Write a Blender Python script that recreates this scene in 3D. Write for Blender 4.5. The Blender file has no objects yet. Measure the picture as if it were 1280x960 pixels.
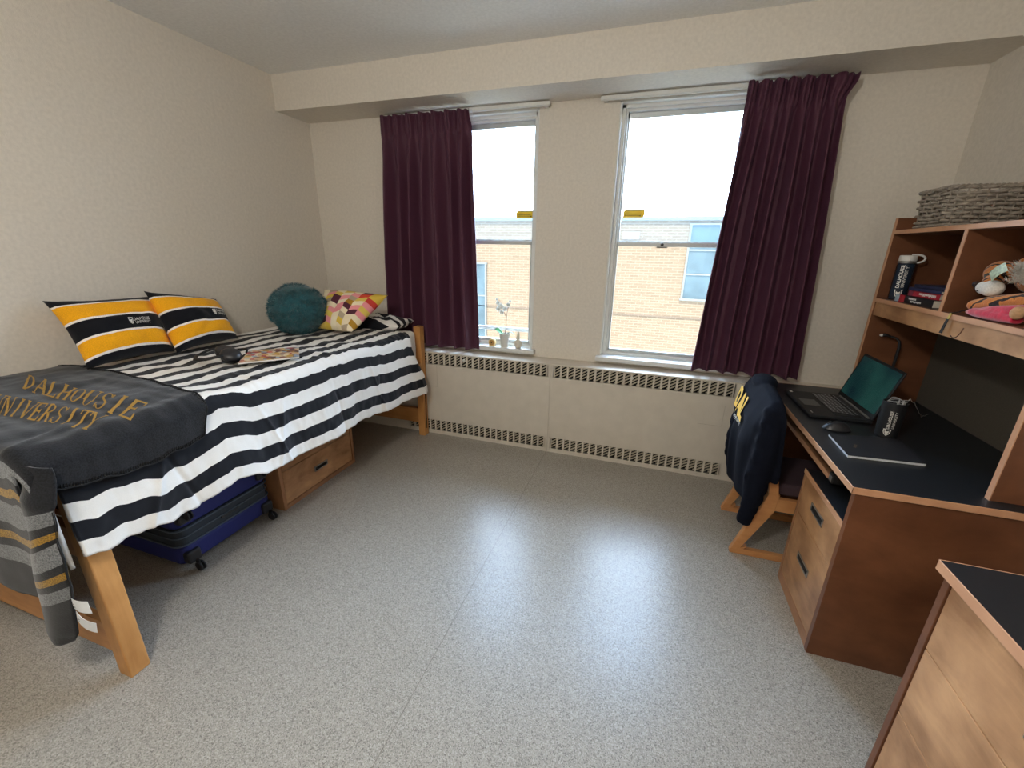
import bpy, bmesh, math, random
from mathutils import Vector, Matrix, noise
random.seed(7)
SC = bpy.context.scene
COL = SC.collection
PI = math.pi

# ------------------------------------------------------------------ camera
CAM_LOC = Vector((2.71824, -3.06405, 1.52018))
CR = Vector((0.94939955, 0.31363097, 0.01661659))
CU = Vector((-0.11263005, 0.29060256, 0.95019189))
CF = Vector((-0.29318078, 0.90398328, -0.31122221))
cam_d = bpy.data.cameras.new('camera')
cam_d.sensor_width = 36.0
cam_d.lens = 519.234 / 1280 * 36.0
cam_d.clip_start = 0.02
cam_d.clip_end = 400
cam = bpy.data.objects.new('camera', cam_d)
COL.objects.link(cam)
M = Matrix.Identity(4)
for i in range(3):
    M[i][0], M[i][1], M[i][2], M[i][3] = CR[i], CU[i], -CF[i], CAM_LOC[i]
cam.matrix_world = M
SC.camera = cam

# ------------------------------------------------------------------ light
SC.view_settings.view_transform = 'Standard'
SC.view_settings.look = 'None'
SC.view_settings.gamma = 1.0
SC.view_settings.use_curve_mapping = False
SC.view_settings.exposure = 0.95
SC.cycles.use_denoising = True
SC.cycles.max_bounces = 10
SC.cycles.diffuse_bounces = 7
SC.cycles.transparent_max_bounces = 12
SC.cycles.sample_clamp_indirect = 8.0
SKY_STRENGTH = 14.0
FILL_POWER = 36.0
world = bpy.data.worlds.new('sky')
SC.world = world
world.use_nodes = True
wn = world.node_tree
wn.nodes.clear()
wo = wn.nodes.new('ShaderNodeOutputWorld')
wb = wn.nodes.new('ShaderNodeBackground')
wt = wn.nodes.new('ShaderNodeTexCoord')
ws = wn.nodes.new('ShaderNodeSeparateXYZ')
wr = wn.nodes.new('ShaderNodeValToRGB')
wr.color_ramp.elements[0].position = 0.0
wr.color_ramp.elements[0].color = (0.78, 0.885, 1.0, 1)
wr.color_ramp.elements[1].position = 0.6
wr.color_ramp.elements[1].color = (0.50, 0.70, 1.0, 1)
wn.links.new(wt.outputs['Generated'], ws.inputs[0])
wn.links.new(ws.outputs['Z'], wr.inputs[0])
wn.links.new(wr.outputs[0], wb.inputs[0])
# the sun stands high beyond the facing building: that half of the sky is the bright one
wm = wn.nodes.new('ShaderNodeMapRange')
wm.inputs['From Min'].default_value = -0.35
wm.inputs['From Max'].default_value = 0.35
wm.inputs['To Min'].default_value = SKY_STRENGTH * 0.10
wm.inputs['To Max'].default_value = SKY_STRENGTH
wn.links.new(ws.outputs['Y'], wm.inputs['Value'])
wn.links.new(wm.outputs[0], wb.inputs[1])
wn.links.new(wb.outputs[0], wo.inputs[0])


# low-angled sun on the street side: lights the facade opposite and the paving, whose bounce warms the soffit
SUNL = bpy.data.lights.new('sun', 'SUN')
SUNL.energy = 6.0
SUNL.angle = .01
SUNL.color = (1, .88, .70)
so = bpy.data.objects.new('sun', SUNL)
COL.objects.link(so)
so.rotation_euler = (math.radians(25), 0, math.radians(-24))


def portal(name, x0, x1, z0, z1):
    l = bpy.data.lights.new(name, 'AREA')
    l.shape = 'RECTANGLE'
    l.size = x1 - x0
    l.size_y = z1 - z0
    l.cycles.is_portal = True
    o = bpy.data.objects.new(name, l)
    COL.objects.link(o)
    o.location = ((x0 + x1) / 2, 0.16, (z0 + z1) / 2)
    o.rotation_euler = (-PI / 2, 0, 0)      # faces into the room (-Y)
    return o


portal('window_daylight', 0.99, 1.885, 0.775, 2.40)
portal('window_daylight', 2.405, 3.30, 0.775, 2.40)

# ------------------------------------------------------------------ room dimensions
XR = 4.188
YB = -4.7
HC = 2.652
ZS = 2.428
DS = 0.318
DR = 0.171
ZR = 0.716


# ------------------------------------------------------------------ materials
def srgb(r, g=None, b=None):
    if g is None:
        r, g, b = r
    f = lambda c: (c / 255 / 12.92) if c / 255 <= 0.04045 else ((c / 255 + 0.055) / 1.055) ** 2.4
    return (f(r), f(g), f(b), 1.0)


MATS = {}


def new_mat(name):
    m = bpy.data.materials.new(name)
    m.use_nodes = True
    nt = m.node_tree
    b = nt.nodes['Principled BSDF']
    MATS[name] = m
    return m, nt, b


def N(nt, t, **kw):
    n = nt.nodes.new(t)
    for k, v in kw.items():
        setattr(n, k, v)
    return n


def plain(name, col, rough=0.5, metal=0.0, var=0.06, scale=30.0, bump=0.0, sheen=0.0, spec=None, coord='Object'):
    """a colour with slight mottling from a noise texture"""
    m, nt, b = new_mat(name)
    c = srgb(col)
    tc = N(nt, 'ShaderNodeTexCoord')
    nz = N(nt, 'ShaderNodeTexNoise')
    nz.inputs['Scale'].default_value = scale
    nz.inputs['Detail'].default_value = 4
    nt.links.new(tc.outputs[coord], nz.inputs['Vector'])
    rp = N(nt, 'ShaderNodeValToRGB')
    rp.color_ramp.elements[0].position = 0.3
    rp.color_ramp.elements[1].position = 0.7
    rp.color_ramp.elements[0].color = tuple(max(0, v * (1 - var)) for v in c[:3]) + (1,)
    rp.color_ramp.elements[1].color = tuple(min(1, v * (1 + var)) for v in c[:3]) + (1,)
    nt.links.new(nz.outputs['Fac'], rp.inputs[0])
    nt.links.new(rp.outputs[0], b.inputs['Base Color'])
    b.inputs['Roughness'].default_value = rough
    b.inputs['Metallic'].default_value = metal
    if spec is not None:
        b.inputs['Specular IOR Level'].default_value = spec
    if sheen:
        b.inputs['Sheen Weight'].default_value = sheen
    if bump:
        bp = N(nt, 'ShaderNodeBump')
        bp.inputs['Strength'].default_value = bump
        bp.inputs['Distance'].default_value = 0.01
        nt.links.new(nz.outputs['Fac'], bp.inputs['Height'])
        nt.links.new(bp.outputs[0], b.inputs['Normal'])
    return m


def wood(name, c1, c2, rough=0.42, axis='X', stretch=9.0, scale=3.0, spec=0.4):
    m, nt, b = new_mat(name)
    tc = N(nt, 'ShaderNodeTexCoord')
    mp = N(nt, 'ShaderNodeMapping')
    s = {'X': (1, stretch, stretch), 'Y': (stretch, 1, stretch), 'Z': (stretch, stretch, 1)}[axis]
    mp.inputs['Scale'].default_value = s
    nt.links.new(tc.outputs['Object'], mp.inputs[0])
    n1 = N(nt, 'ShaderNodeTexNoise')
    n1.inputs['Scale'].default_value = scale
    n1.inputs['Detail'].default_value = 8
    n1.inputs['Roughness'].default_value = 0.62
    n1.inputs['Distortion'].default_value = 0.8
    nt.links.new(mp.outputs[0], n1.inputs['Vector'])
    n2 = N(nt, 'ShaderNodeTexNoise')
    n2.inputs['Scale'].default_value = 7.0
    n2.inputs['Detail'].default_value = 5
    nt.links.new(tc.outputs['Object'], n2.inputs['Vector'])
    mx = N(nt, 'ShaderNodeMath', operation='ADD')
    mul = N(nt, 'ShaderNodeMath', operation='MULTIPLY')
    mul.inputs[1].default_value = 0.5
    nt.links.new(n2.outputs['Fac'], mul.inputs[0])
    mul2 = N(nt, 'ShaderNodeMath', operation='MULTIPLY')
    mul2.inputs[1].default_value = 0.5
    nt.links.new(n1.outputs['Fac'], mul2.inputs[0])
    nt.links.new(mul.outputs[0], mx.inputs[0])
    nt.links.new(mul2.outputs[0], mx.inputs[1])
    rp = N(nt, 'ShaderNodeValToRGB')
    rp.color_ramp.elements[0].position = 0.36
    rp.color_ramp.elements[1].position = 0.64
    rp.color_ramp.elements[0].color = srgb(c1)
    rp.color_ramp.elements[1].color = srgb(c2)
    nt.links.new(mx.outputs[0], rp.inputs[0])
    nt.links.new(rp.outputs[0], b.inputs['Base Color'])
    b.inputs['Roughness'].default_value = rough
    b.inputs['Specular IOR Level'].default_value = spec
    return m


# walls: beige paint with an orange-peel bump
def wall_mat(name, col, bump=0.25):
    m, nt, b = new_mat(name)
    tc = N(nt, 'ShaderNodeTexCoord')
    n1 = N(nt, 'ShaderNodeTexNoise')
    n1.inputs['Scale'].default_value = 220
    n1.inputs['Detail'].default_value = 3
    n2 = N(nt, 'ShaderNodeTexNoise')
    n2.inputs['Scale'].default_value = 60
    n2.inputs['Detail'].default_value = 4
    for n in (n1, n2):
        nt.links.new(tc.outputs['Object'], n.inputs['Vector'])
    rp = N(nt, 'ShaderNodeValToRGB')
    c = srgb(col)
    rp.color_ramp.elements[0].position = 0.3
    rp.color_ramp.elements[1].position = 0.7
    rp.color_ramp.elements[0].color = tuple(v * 0.94 for v in c[:3]) + (1,)
    rp.color_ramp.elements[1].color = tuple(min(1, v * 1.05) for v in c[:3]) + (1,)
    nt.links.new(n2.outputs['Fac'], rp.inputs[0])
    nt.links.new(rp.outputs[0], b.inputs['Base Color'])
    bp = N(nt, 'ShaderNodeBump')
    bp.inputs['Strength'].default_value = bump
    bp.inputs['Distance'].default_value = 0.003
    nt.links.new(n1.outputs['Fac'], bp.inputs['Height'])
    nt.links.new(bp.outputs[0], b.inputs['Normal'])
    b.inputs['Roughness'].default_value = 0.75
    b.inputs['Specular IOR Level'].default_value = 0.25
    return m


WALL = wall_mat('wall_paint', (216, 209, 197))
CEIL = wall_mat('ceiling_paint', (234, 234, 232))


# speckled sheet vinyl with one welded seam and a few scuffs
def floor_mat():
    m, nt, b = new_mat('speckled_vinyl')
    tc = N(nt, 'ShaderNodeTexCoord')
    vo = N(nt, 'ShaderNodeTexVoronoi')
    vo.inputs['Scale'].default_value = 330
    nt.links.new(tc.outputs['Object'], vo.inputs['Vector'])
    sp = N(nt, 'ShaderNodeSeparateColor')
    nt.links.new(vo.outputs['Color'], sp.inputs[0])
    rp = N(nt, 'ShaderNodeValToRGB')
    rp.color_ramp.interpolation = 'LINEAR'
    e = rp.color_ramp.elements
    e[0].position = 0.0
    e[0].color = srgb(112, 108, 100)
    e[1].position = 1.0
    e[1].color = srgb(184, 179, 170)
    a = rp.color_ramp.elements.new(0.3)
    a.color = srgb(152, 147, 138)
    a = rp.color_ramp.elements.new(0.75)
    a.color = srgb(165, 160, 150)
    nt.links.new(sp.outputs[0], rp.inputs[0])
    nz = N(nt, 'ShaderNodeTexNoise')
    nz.inputs['Scale'].default_value = 2.2
    nz.inputs['Detail'].default_value = 6
    nt.links.new(tc.outputs['Object'], nz.inputs['Vector'])
    sx = N(nt, 'ShaderNodeSeparateXYZ')
    nt.links.new(tc.outputs['Object'], sx.inputs[0])
    wob = N(nt, 'ShaderNodeMath', operation='MULTIPLY_ADD')
    wob.inputs[1].default_value = 0.006
    nt.links.new(nz.outputs['Fac'], wob.inputs[0])
    nt.links.new(sx.outputs['X'], wob.inputs[2])
    d = N(nt, 'ShaderNodeMath', operation='SUBTRACT')
    nt.links.new(wob.outputs[0], d.inputs[0])
    d.inputs[1].default_value = 2.074
    ab = N(nt, 'ShaderNodeMath', operation='ABSOLUTE')
    nt.links.new(d.outputs[0], ab.inputs[0])
    lt = N(nt, 'ShaderNodeMath', operation='LESS_THAN')
    nt.links.new(ab.outputs[0], lt.inputs[0])
    lt.inputs[1].default_value = 0.0018
    mx = N(nt, 'ShaderNodeMix', data_type='RGBA')
    fm = N(nt, 'ShaderNodeMath', operation='MULTIPLY')
    fm.inputs[1].default_value = 0.5
    nt.links.new(lt.outputs[0], fm.inputs[0])
    nt.links.new(fm.outputs[0], mx.inputs['Factor'])
    nt.links.new(rp.outputs[0], mx.inputs['A'])
    mx.inputs['B'].default_value = srgb(96, 88, 76)
    nt.links.new(mx.outputs['Result'], b.inputs['Base Color'])
    rr = N(nt, 'ShaderNodeMapRange')
    rr.inputs['To Min'].default_value = 0.25
    rr.inputs['To Max'].default_value = 0.36
    nt.links.new(nz.outputs['Fac'], rr.inputs['Value'])
    nt.links.new(rr.outputs[0], b.inputs['Roughness'])
    b.inputs['Specular IOR Level'].default_value = 0.42
    bp = N(nt, 'ShaderNodeBump')
    bp.inputs['Strength'].default_value = 0.08
    bp.inputs['Distance'].default_value = 0.002
    nt.links.new(sp.outputs[1], bp.inputs['Height'])
    nt.links.new(bp.outputs[0], b.inputs['Normal'])
    return m


FLOOR = floor_mat()
TRIMW = plain('white_enamel', (214, 214, 208), 0.45, var=0.03)
ALU = plain('window_aluminium', (186, 190, 188), 0.4, 0.3, var=0.04)
SILL = plain('sill_stone', (214, 216, 214), 0.35, var=0.03)
RADI = plain('radiator_enamel', (204, 196, 182), 0.5, var=0.04, scale=12)
LOUV = plain('louvre_metal', (186, 176, 156), 0.55, var=0.05)
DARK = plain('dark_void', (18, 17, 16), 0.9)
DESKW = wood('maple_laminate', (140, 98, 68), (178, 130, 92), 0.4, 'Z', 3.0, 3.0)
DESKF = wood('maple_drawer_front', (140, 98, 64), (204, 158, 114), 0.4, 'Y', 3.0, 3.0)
DESKX = wood('maple_shaded_side', (92, 56, 36), (122, 78, 52), 0.42, 'X', 2.2, 3.0)  # darker copy of the desk maple, the sides' shade put into its colour
EDGEW = wood('maple_edge_band', (190, 140, 106), (206, 158, 122), 0.4, 'Y', 6.0, 3.0)
BEDW = wood('birch_bed_timber', (176, 122, 66), (206, 152, 92), 0.42, 'Z', 8.0, 3.0)
BEDWY = wood('birch_bed_rail', (160, 108, 60), (196, 140, 84), 0.42, 'X', 8.0, 3.0)
CHAIRW = wood('beech_chair_frame', (168, 112, 66), (200, 146, 94), 0.4, 'X', 6.0, 3.0)
BLACKTOP = plain('black_laminate', (26, 29, 33), 0.42, var=0.15, scale=200, spec=0.5)
STEEL = plain('brushed_steel', (178, 176, 172), 0.35, 0.8, var=0.04)
BLACKP = plain('black_plastic', (34, 34, 38), 0.38, var=0.1, scale=80)
BLACKM = plain('black_matte', (17, 18, 21), 0.6, var=0.1, scale=80)
WHITEP = plain('white_plastic', (222, 220, 214), 0.45, var=0.03)
CLOTHW = plain('white_cotton', (226, 222, 214), 0.85, var=0.03, scale=60, sheen=0.2)
HOODM = plain('navy_fleece', (13, 17, 29), 0.95, var=0.2, scale=300, bump=0.1, spec=.15)
YELLOW = plain('yellow_felt', (232, 190, 84), 0.85, var=0.05)
TEALF = plain('teal_fur', (20, 84, 94), 0.9, var=0.3, scale=40, sheen=0.4)
SEATM = plain('plum_upholstery', (60, 42, 48), 0.9, var=0.12, scale=200)
WICK = plain('grey_wicker', (146, 136, 124), 0.75, var=0.35, scale=45)
NAVYS = plain('royal_blue_polyester', (26, 34, 104), 0.7, var=0.08, scale=200)
ZIPM = plain('charcoal_webbing', (44, 52, 62), 0.75, var=0.1, scale=200)


def glass(name, tint, haze):
    m = bpy.data.materials.new(name)
    m.use_nodes = True
    nt = m.node_tree
    nt.nodes.clear()
    o = N(nt, 'ShaderNodeOutputMaterial')
    t = N(nt, 'ShaderNodeBsdfTransparent')
    t.inputs[0].default_value = tint
    g = N(nt, 'ShaderNodeBsdfGlossy')
    g.inputs['Roughness'].default_value = 0.02
    fr = N(nt, 'ShaderNodeFresnel')
    fr.inputs[0].default_value = 1.25
    mx = N(nt, 'ShaderNodeMixShader')
    nt.links.new(fr.outputs[0], mx.inputs[0])
    nt.links.new(t.outputs[0], mx.inputs[1])
    nt.links.new(g.outputs[0], mx.inputs[2])
    tr = N(nt, 'ShaderNodeBsdfTranslucent')
    tr.inputs[0].default_value = (0.8, 0.92, 1.0, 1)
    nz = N(nt, 'ShaderNodeTexNoise')
    nz.inputs['Scale'].default_value = 6
    tc = N(nt, 'ShaderNodeTexCoord')
    nt.links.new(tc.outputs['Object'], nz.inputs['Vector'])
    mr = N(nt, 'ShaderNodeMapRange')
    mr.inputs['To Min'].default_value = haze * 0.8
    mr.inputs['To Max'].default_value = haze * 1.2
    nt.links.new(nz.outputs['Fac'], mr.inputs['Value'])
    m2 = N(nt, 'ShaderNodeMixShader')
    nt.links.new(mr.outputs[0], m2.inputs[0])
    nt.links.new(mx.outputs[0], m2.inputs[1])
    nt.links.new(tr.outputs[0], m2.inputs[2])
    nt.links.new(m2.outputs[0], o.inputs[0])
    return m


GLASSU = glass('upper_pane_glass', (0.90, 0.96, 1.0, 1), 0.014)  # bluish tint and haze put a reflection veil into the glass itself
GLASSL = glass('lower_pane_glass', (1.0, 0.985, 0.96, 1), 0.003)


def lit_leaf(name, col, tr):
    """thin petals and leaves let daylight through"""
    m = plain(name, col, .5, var=.08)
    nt = m.node_tree
    out = [n for n in nt.nodes if n.type == 'OUTPUT_MATERIAL'][0]
    b = nt.nodes['Principled BSDF']
    t = N(nt, 'ShaderNodeBsdfTranslucent')
    t.inputs[0].default_value = srgb(col)
    mx = N(nt, 'ShaderNodeMixShader')
    mx.inputs[0].default_value = tr
    nt.links.new(b.outputs[0], mx.inputs[1])
    nt.links.new(t.outputs[0], mx.inputs[2])
    nt.links.new(mx.outputs[0], out.inputs[0])
    return m


# curtain cloth: dark plum, a little light comes through
def curtain_mat():
    m, nt, b = new_mat('plum_curtain_cloth')
    tc = N(nt, 'ShaderNodeTexCoord')
    wv = N(nt, 'ShaderNodeTexNoise')
    wv.inputs['Scale'].default_value = 300
    nt.links.new(tc.outputs['Object'], wv.inputs['Vector'])
    rp = N(nt, 'ShaderNodeValToRGB')
    rp.color_ramp.elements[0].color = srgb(58, 24, 42)
    rp.color_ramp.elements[1].color = srgb(88, 40, 62)
    nt.links.new(wv.outputs['Fac'], rp.inputs[0])
    nt.links.new(rp.outputs[0], b.inputs['Base Color'])
    b.inputs['Roughness'].default_value = 0.7
    b.inputs['Sheen Weight'].default_value = 0.08
    b.inputs['Sheen Tint'].default_value = (.8, .5, .8, 1)
    out = [n for n in nt.nodes if n.type == 'OUTPUT_MATERIAL'][0]
    t = N(nt, 'ShaderNodeBsdfTranslucent')
    t.inputs[0].default_value = srgb(150, 60, 84)
    mx = N(nt, 'ShaderNodeMixShader')
    mx.inputs[0].default_value = .035
    nt.links.new(b.outputs[0], mx.inputs[1])
    nt.links.new(t.outputs[0], mx.inputs[2])
    nt.links.new(mx.outputs[0], out.inputs[0])
    return m


CURT = curtain_mat()


def uvnode(nt):
    u = N(nt, 'ShaderNodeUVMap')
    u.uv_map = 'UVMap'
    s = N(nt, 'ShaderNodeSeparateXYZ')
    nt.links.new(u.outputs[0], s.inputs[0])
    return u, s


def band_mat(name, axis, bands, rough=0.85, heather=0.0, wobble=0.0, period=None, sheen=0.1, hscale=420, bump=0.0):
    """cloth with woven bands: bands = [(start, colour), ...] along one uv axis"""
    m, nt, b = new_mat(name)
    u, s = uvnode(nt)
    src = s.outputs[axis]
    if wobble:
        nz = N(nt, 'ShaderNodeTexNoise')
        nz.inputs['Scale'].default_value = 2.5
        nt.links.new(u.outputs[0], nz.inputs['Vector'])
        ma = N(nt, 'ShaderNodeMath', operation='MULTIPLY_ADD')
        ma.inputs[1].default_value = wobble
        nt.links.new(nz.outputs['Fac'], ma.inputs[0])
        nt.links.new(src, ma.inputs[2])
        src = ma.outputs[0]
    if period:
        dv = N(nt, 'ShaderNodeMath', operation='DIVIDE')
        dv.inputs[1].default_value = period
        nt.links.new(src, dv.inputs[0])
        fr = N(nt, 'ShaderNodeMath', operation='FRACT')
        nt.links.new(dv.outputs[0], fr.inputs[0])
        src = fr.outputs[0]
    rp = N(nt, 'ShaderNodeValToRGB')
    rp.color_ramp.interpolation = 'CONSTANT'
    el = rp.color_ramp.elements
    el[0].position = 0.0
    el[0].color = srgb(bands[0][1])
    el[1].position = bands[1][0]
    el[1].color = srgb(bands[1][1])
    for p, c in bands[2:]:
        e = el.new(p)
        e.color = srgb(c)
    nt.links.new(src, rp.inputs[0])
    out = rp.outputs[0]
    tc = N(nt, 'ShaderNodeTexCoord')
    nh = N(nt, 'ShaderNodeTexNoise')
    nh.inputs['Scale'].default_value = hscale
    nh.inputs['Detail'].default_value = 2
    nt.links.new(tc.outputs['Object'], nh.inputs['Vector'])
    if heather:
        mr = N(nt, 'ShaderNodeMapRange')
        mr.inputs['From Min'].default_value = 0.35
        mr.inputs['From Max'].default_value = 0.65
        mr.inputs['To Min'].default_value = 1 - heather
        mr.inputs['To Max'].default_value = 1 + heather
        nt.links.new(nh.outputs['Fac'], mr.inputs['Value'])
        vm = N(nt, 'ShaderNodeVectorMath', operation='SCALE')
        nt.links.new(out, vm.inputs[0])
        nt.links.new(mr.outputs[0], vm.inputs['Scale'])
        out = vm.outputs[0]
    nt.links.new(out, b.inputs['Base Color'])
    if bump:
        bp = N(nt, 'ShaderNodeBump')
        bp.inputs['Strength'].default_value = bump
        bp.inputs['Distance'].default_value = 0.004
        nt.links.new(nh.outputs['Fac'], bp.inputs['Height'])
        nt.links.new(bp.outputs[0], b.inputs['Normal'])
    b.inputs['Roughness'].default_value = rough
    b.inputs['Sheen Weight'].default_value = sheen
    b.inputs['Specular IOR Level'].default_value = 0.2
    return m


# ------------------------------------------------------------------ mesh helpers
ORG = {}


class MB:
    def __init__(s, xf=None):
        s.v, s.f, s.m, s.uv = [], [], [], []
        s.xf = xf

    def add(s, verts, faces, mat=0, uvs=None):
        n = len(s.v)
        for p in verts:
            p = Vector(p)
            s.v.append(s.xf @ p if s.xf else p)
        for f in faces:
            s.f.append([i + n for i in f])
            s.m.append(mat)
            s.uv.append([uvs[i] for i in f] if uvs else [(0, 0)] * len(f))
        return s

    def box(s, x0, x1, y0, y1, z0, z1, mat=0):
        V = [(x, y, z) for x in (x0, x1) for y in (y0, y1) for z in (z0, z1)]
        F = [(0, 1, 3, 2), (4, 6, 7, 5), (0, 4, 5, 1), (2, 3, 7, 6), (0, 2, 6, 4), (1, 5, 7, 3)]
        return s.add(V, F, mat)

    def prism(s, poly, axis, a0, a1, mat=0):
        """extrude a polygon (two coords) along an axis between a0 and a1"""
        def mk(p, a):
            return {'X': (a, p[0], p[1]), 'Y': (p[0], a, p[1]), 'Z': (p[0], p[1], a)}[axis]
        n = len(poly)
        V = [mk(p, a0) for p in poly] + [mk(p, a1) for p in poly]
        F = [list(range(n))[::-1], list(range(n, 2 * n))] + [(i, (i + 1) % n, n + (i + 1) % n, n + i) for i in range(n)]
        return s.add(V, F, mat)

    def bar(s, p, q, w, h, up=(0, 0, 1), mat=0):
        p, q = Vector(p), Vector(q)
        d = (q - p).normalized()
        a = d.cross(Vector(up)).normalized() * (w / 2)
        b = a.cross(d).normalized() * (h / 2)
        V = [c + i * a + j * b for c in (p, q) for i in (-1, 1) for j in (-1, 1)]
        F = [(0, 1, 3, 2), (4, 6, 7, 5), (0, 4, 5, 1), (2, 3, 7, 6), (0, 2, 6, 4), (1, 5, 7, 3)]
        return s.add(V, F, mat)

    def tube(s, pts, r, n=10, mat=0, flat=1.0, caps=True, closed=False):
        pts = [Vector(p) for p in pts]
        k = len(pts)
        rs = r if isinstance(r, (list, tuple)) else [r] * k
        V = []
        prev = None
        for i, p in enumerate(pts):
            if closed:
                d = (pts[(i + 1) % k] - pts[i - 1]).normalized()
            else:
                d = (pts[min(i + 1, k - 1)] - pts[max(i - 1, 0)]).normalized()
            if prev is None:
                ref = Vector((0, 0, 1)) if abs(d.z) < 0.9 else Vector((1, 0, 0))
                a = d.cross(ref).normalized()
            else:
                a = (prev - d * prev.dot(d)).normalized()
            prev = a
            b = d.cross(a)
            for j in range(n):
                t = 2 * PI * j / n
                V.append(p + a * math.cos(t) * rs[i] + b * math.sin(t) * rs[i] * flat)
        F = []
        for i in range(k if closed else k - 1):
            i2 = (i + 1) % k
            for j in range(n):
                F.append((i * n + j, i * n + (j + 1) % n, i2 * n + (j + 1) % n, i2 * n + j))
        if caps and not closed:
            F.append(list(range(n))[::-1])
            F.append([(k - 1) * n + j for j in range(n)])
        return s.add(V, F, mat)

    def lathe(s, prof, c=(0, 0, 0), n=32, mat=0, rot=None, sx=1, sy=1):
        V = []
        for r, z in prof:
            for j in range(n):
                t = 2 * PI * j / n
                p = Vector((r * math.cos(t) * sx, r * math.sin(t) * sy, z))
                if rot:
                    p = rot @ p
                V.append(p + Vector(c))
        F = []
        for i in range(len(prof) - 1):
            for j in range(n):
                F.append((i * n + j, i * n + (j + 1) % n, (i + 1) * n + (j + 1) % n, (i + 1) * n + j))
        if prof[0][0] > 1e-6:
            F.append(list(range(n))[::-1])
        if prof[-1][0] > 1e-6:
            F.append([(len(prof) - 1) * n + j for j in range(n)])
        return s.add(V, F, mat)

    def ell(s, c, r, nu=24, nv=16, mat=0, rot=None):
        V, F = [], []
        for i in range(nv + 1):
            ph = PI * i / nv
            for j in range(nu):
                t = 2 * PI * j / nu
                p = Vector((r[0] * math.sin(ph) * math.cos(t), r[1] * math.sin(ph) * math.sin(t), r[2] * math.cos(ph)))
                if rot:
                    p = rot @ p
                V.append(Vector(c) + p)
        for i in range(nv):
            for j in range(nu):
                F.append((i * nu + j, (i + 1) * nu + j, (i + 1) * nu + (j + 1) % nu, i * nu + (j + 1) % nu))
        return s.add(V, F, mat)

    def grid(s, fn, nu, nv, mat=0, uvf=None, mask=None, flip=False):
        V, U, F = [], [], []
        for i in range(nu + 1):
            for j in range(nv + 1):
                a, b = i / nu, j / nv
                V.append(fn(a, b))
                U.append(uvf(a, b) if uvf else (a, b))
        for i in range(nu):
            for j in range(nv):
                if mask and not mask((i + .5) / nu, (j + .5) / nv):
                    continue
                q = (i * (nv + 1) + j, (i + 1) * (nv + 1) + j, (i + 1) * (nv + 1) + j + 1, i * (nv + 1) + j + 1)
                F.append(q[::-1] if flip else q)
        return s.add(V, F, mat, U)

    def build(s, name, mats, parent=None, smooth=False, bevel=0.0, solid=0.0, sub=0, seg=2, weld=False):
        off = ORG.get(parent.name, Vector((0, 0, 0))) if parent else Vector((0, 0, 0))
        me = bpy.data.meshes.new(name)
        me.from_pydata([tuple(v - off) for v in s.v], [], s.f)
        uvl = me.uv_layers.new(name='UVMap')
        k = 0
        for fu in s.uv:
            for c in fu:
                uvl.data[k].uv = c
                k += 1
        if not isinstance(mats, (list, tuple)):
            mats = [mats]
        for m in mats:
            me.materials.append(m)
        me.polygons.foreach_set('material_index', s.m)
        if weld or not smooth:
            bm = bmesh.new()
            bm.from_mesh(me)
            if weld:
                bmesh.ops.remove_doubles(bm, verts=bm.verts, dist=1e-5)
            bmesh.ops.recalc_face_normals(bm, faces=bm.faces)
            bm.to_mesh(me)
            bm.free()
        if smooth:
            me.polygons.foreach_set('use_smooth', [True] * len(me.polygons))
        o = bpy.data.objects.new(name, me)
        COL.objects.link(o)
        if parent:
            o.parent = parent
            ORG[o.name] = off
        if bevel:
            md = o.modifiers.new('bevel', 'BEVEL')
            md.width = bevel
            md.segments = seg
            md.limit_method = 'ANGLE'
            md.angle_limit = math.radians(40)
        if solid:
            md = o.modifiers.new('thickness', 'SOLIDIFY')
            md.thickness = solid
            md.offset = -1
        if sub:
            md = o.modifiers.new('subdivision', 'SUBSURF')
            md.levels = sub
            md.render_levels = sub
        return o


def thing(name, label, cat, loc, group=None):
    o = bpy.data.objects.new(name, None)
    COL.objects.link(o)
    o.empty_display_size = 0.05
    o.location = loc
    ORG[o.name] = Vector(loc)
    o['label'] = label
    o['category'] = cat
    if group:
        o['group'] = group
    return o


def tag(o, label, cat, group=None):
    o['label'] = label
    o['category'] = cat
    if group:
        o['group'] = group
    return o


def struct(o):
    o['kind'] = 'structure'
    return o


def sthing(name, loc):
    o = bpy.data.objects.new(name, None)
    COL.objects.link(o)
    o.location = loc
    ORG[o.name] = Vector(loc)
    o['kind'] = 'structure'
    return o


def text_geo(s, size=1.0, extrude=0.0, bold=0.0, space=1.0):
    """2-d text mesh: list of verts (x,y) and faces"""
    cu = bpy.data.curves.new('lettering', 'FONT')
    cu.body = s
    cu.size = size
    cu.offset = bold
    cu.space_character = space
    cu.resolution_u = 4
    o = bpy.data.objects.new('lettering', cu)
    COL.objects.link(o)
    dg = bpy.context.evaluated_depsgraph_get()
    me = bpy.data.meshes.new_from_object(o.evaluated_get(dg))
    V = [(v.co.x, v.co.y) for v in me.vertices]
    F = [list(p.vertices) for p in me.polygons]
    COL.objects.unlink(o)
    bpy.data.objects.remove(o)
    bpy.data.curves.remove(cu)
    bpy.data.meshes.remove(me)
    return V, F


def fit_text(s, bold=0.0, space=1.0):
    """text scaled to the unit box 0..1 x 0..1"""
    V, F = text_geo(s, 1.0, bold=bold, space=space)
    x0 = min(v[0] for v in V); x1 = max(v[0] for v in V)
    y0 = min(v[1] for v in V); y1 = max(v[1] for v in V)
    return [((x - x0) / (x1 - x0), (y - y0) / (y1 - y0)) for x, y in V], F, (x1 - x0) / (y1 - y0)


def put_text(mb, s, fn, mat=0, bold=0.0, space=1.0):
    V, F, _ = fit_text(s, bold, space)
    mb.add([fn(x, y) for x, y in V], F, mat)


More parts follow.
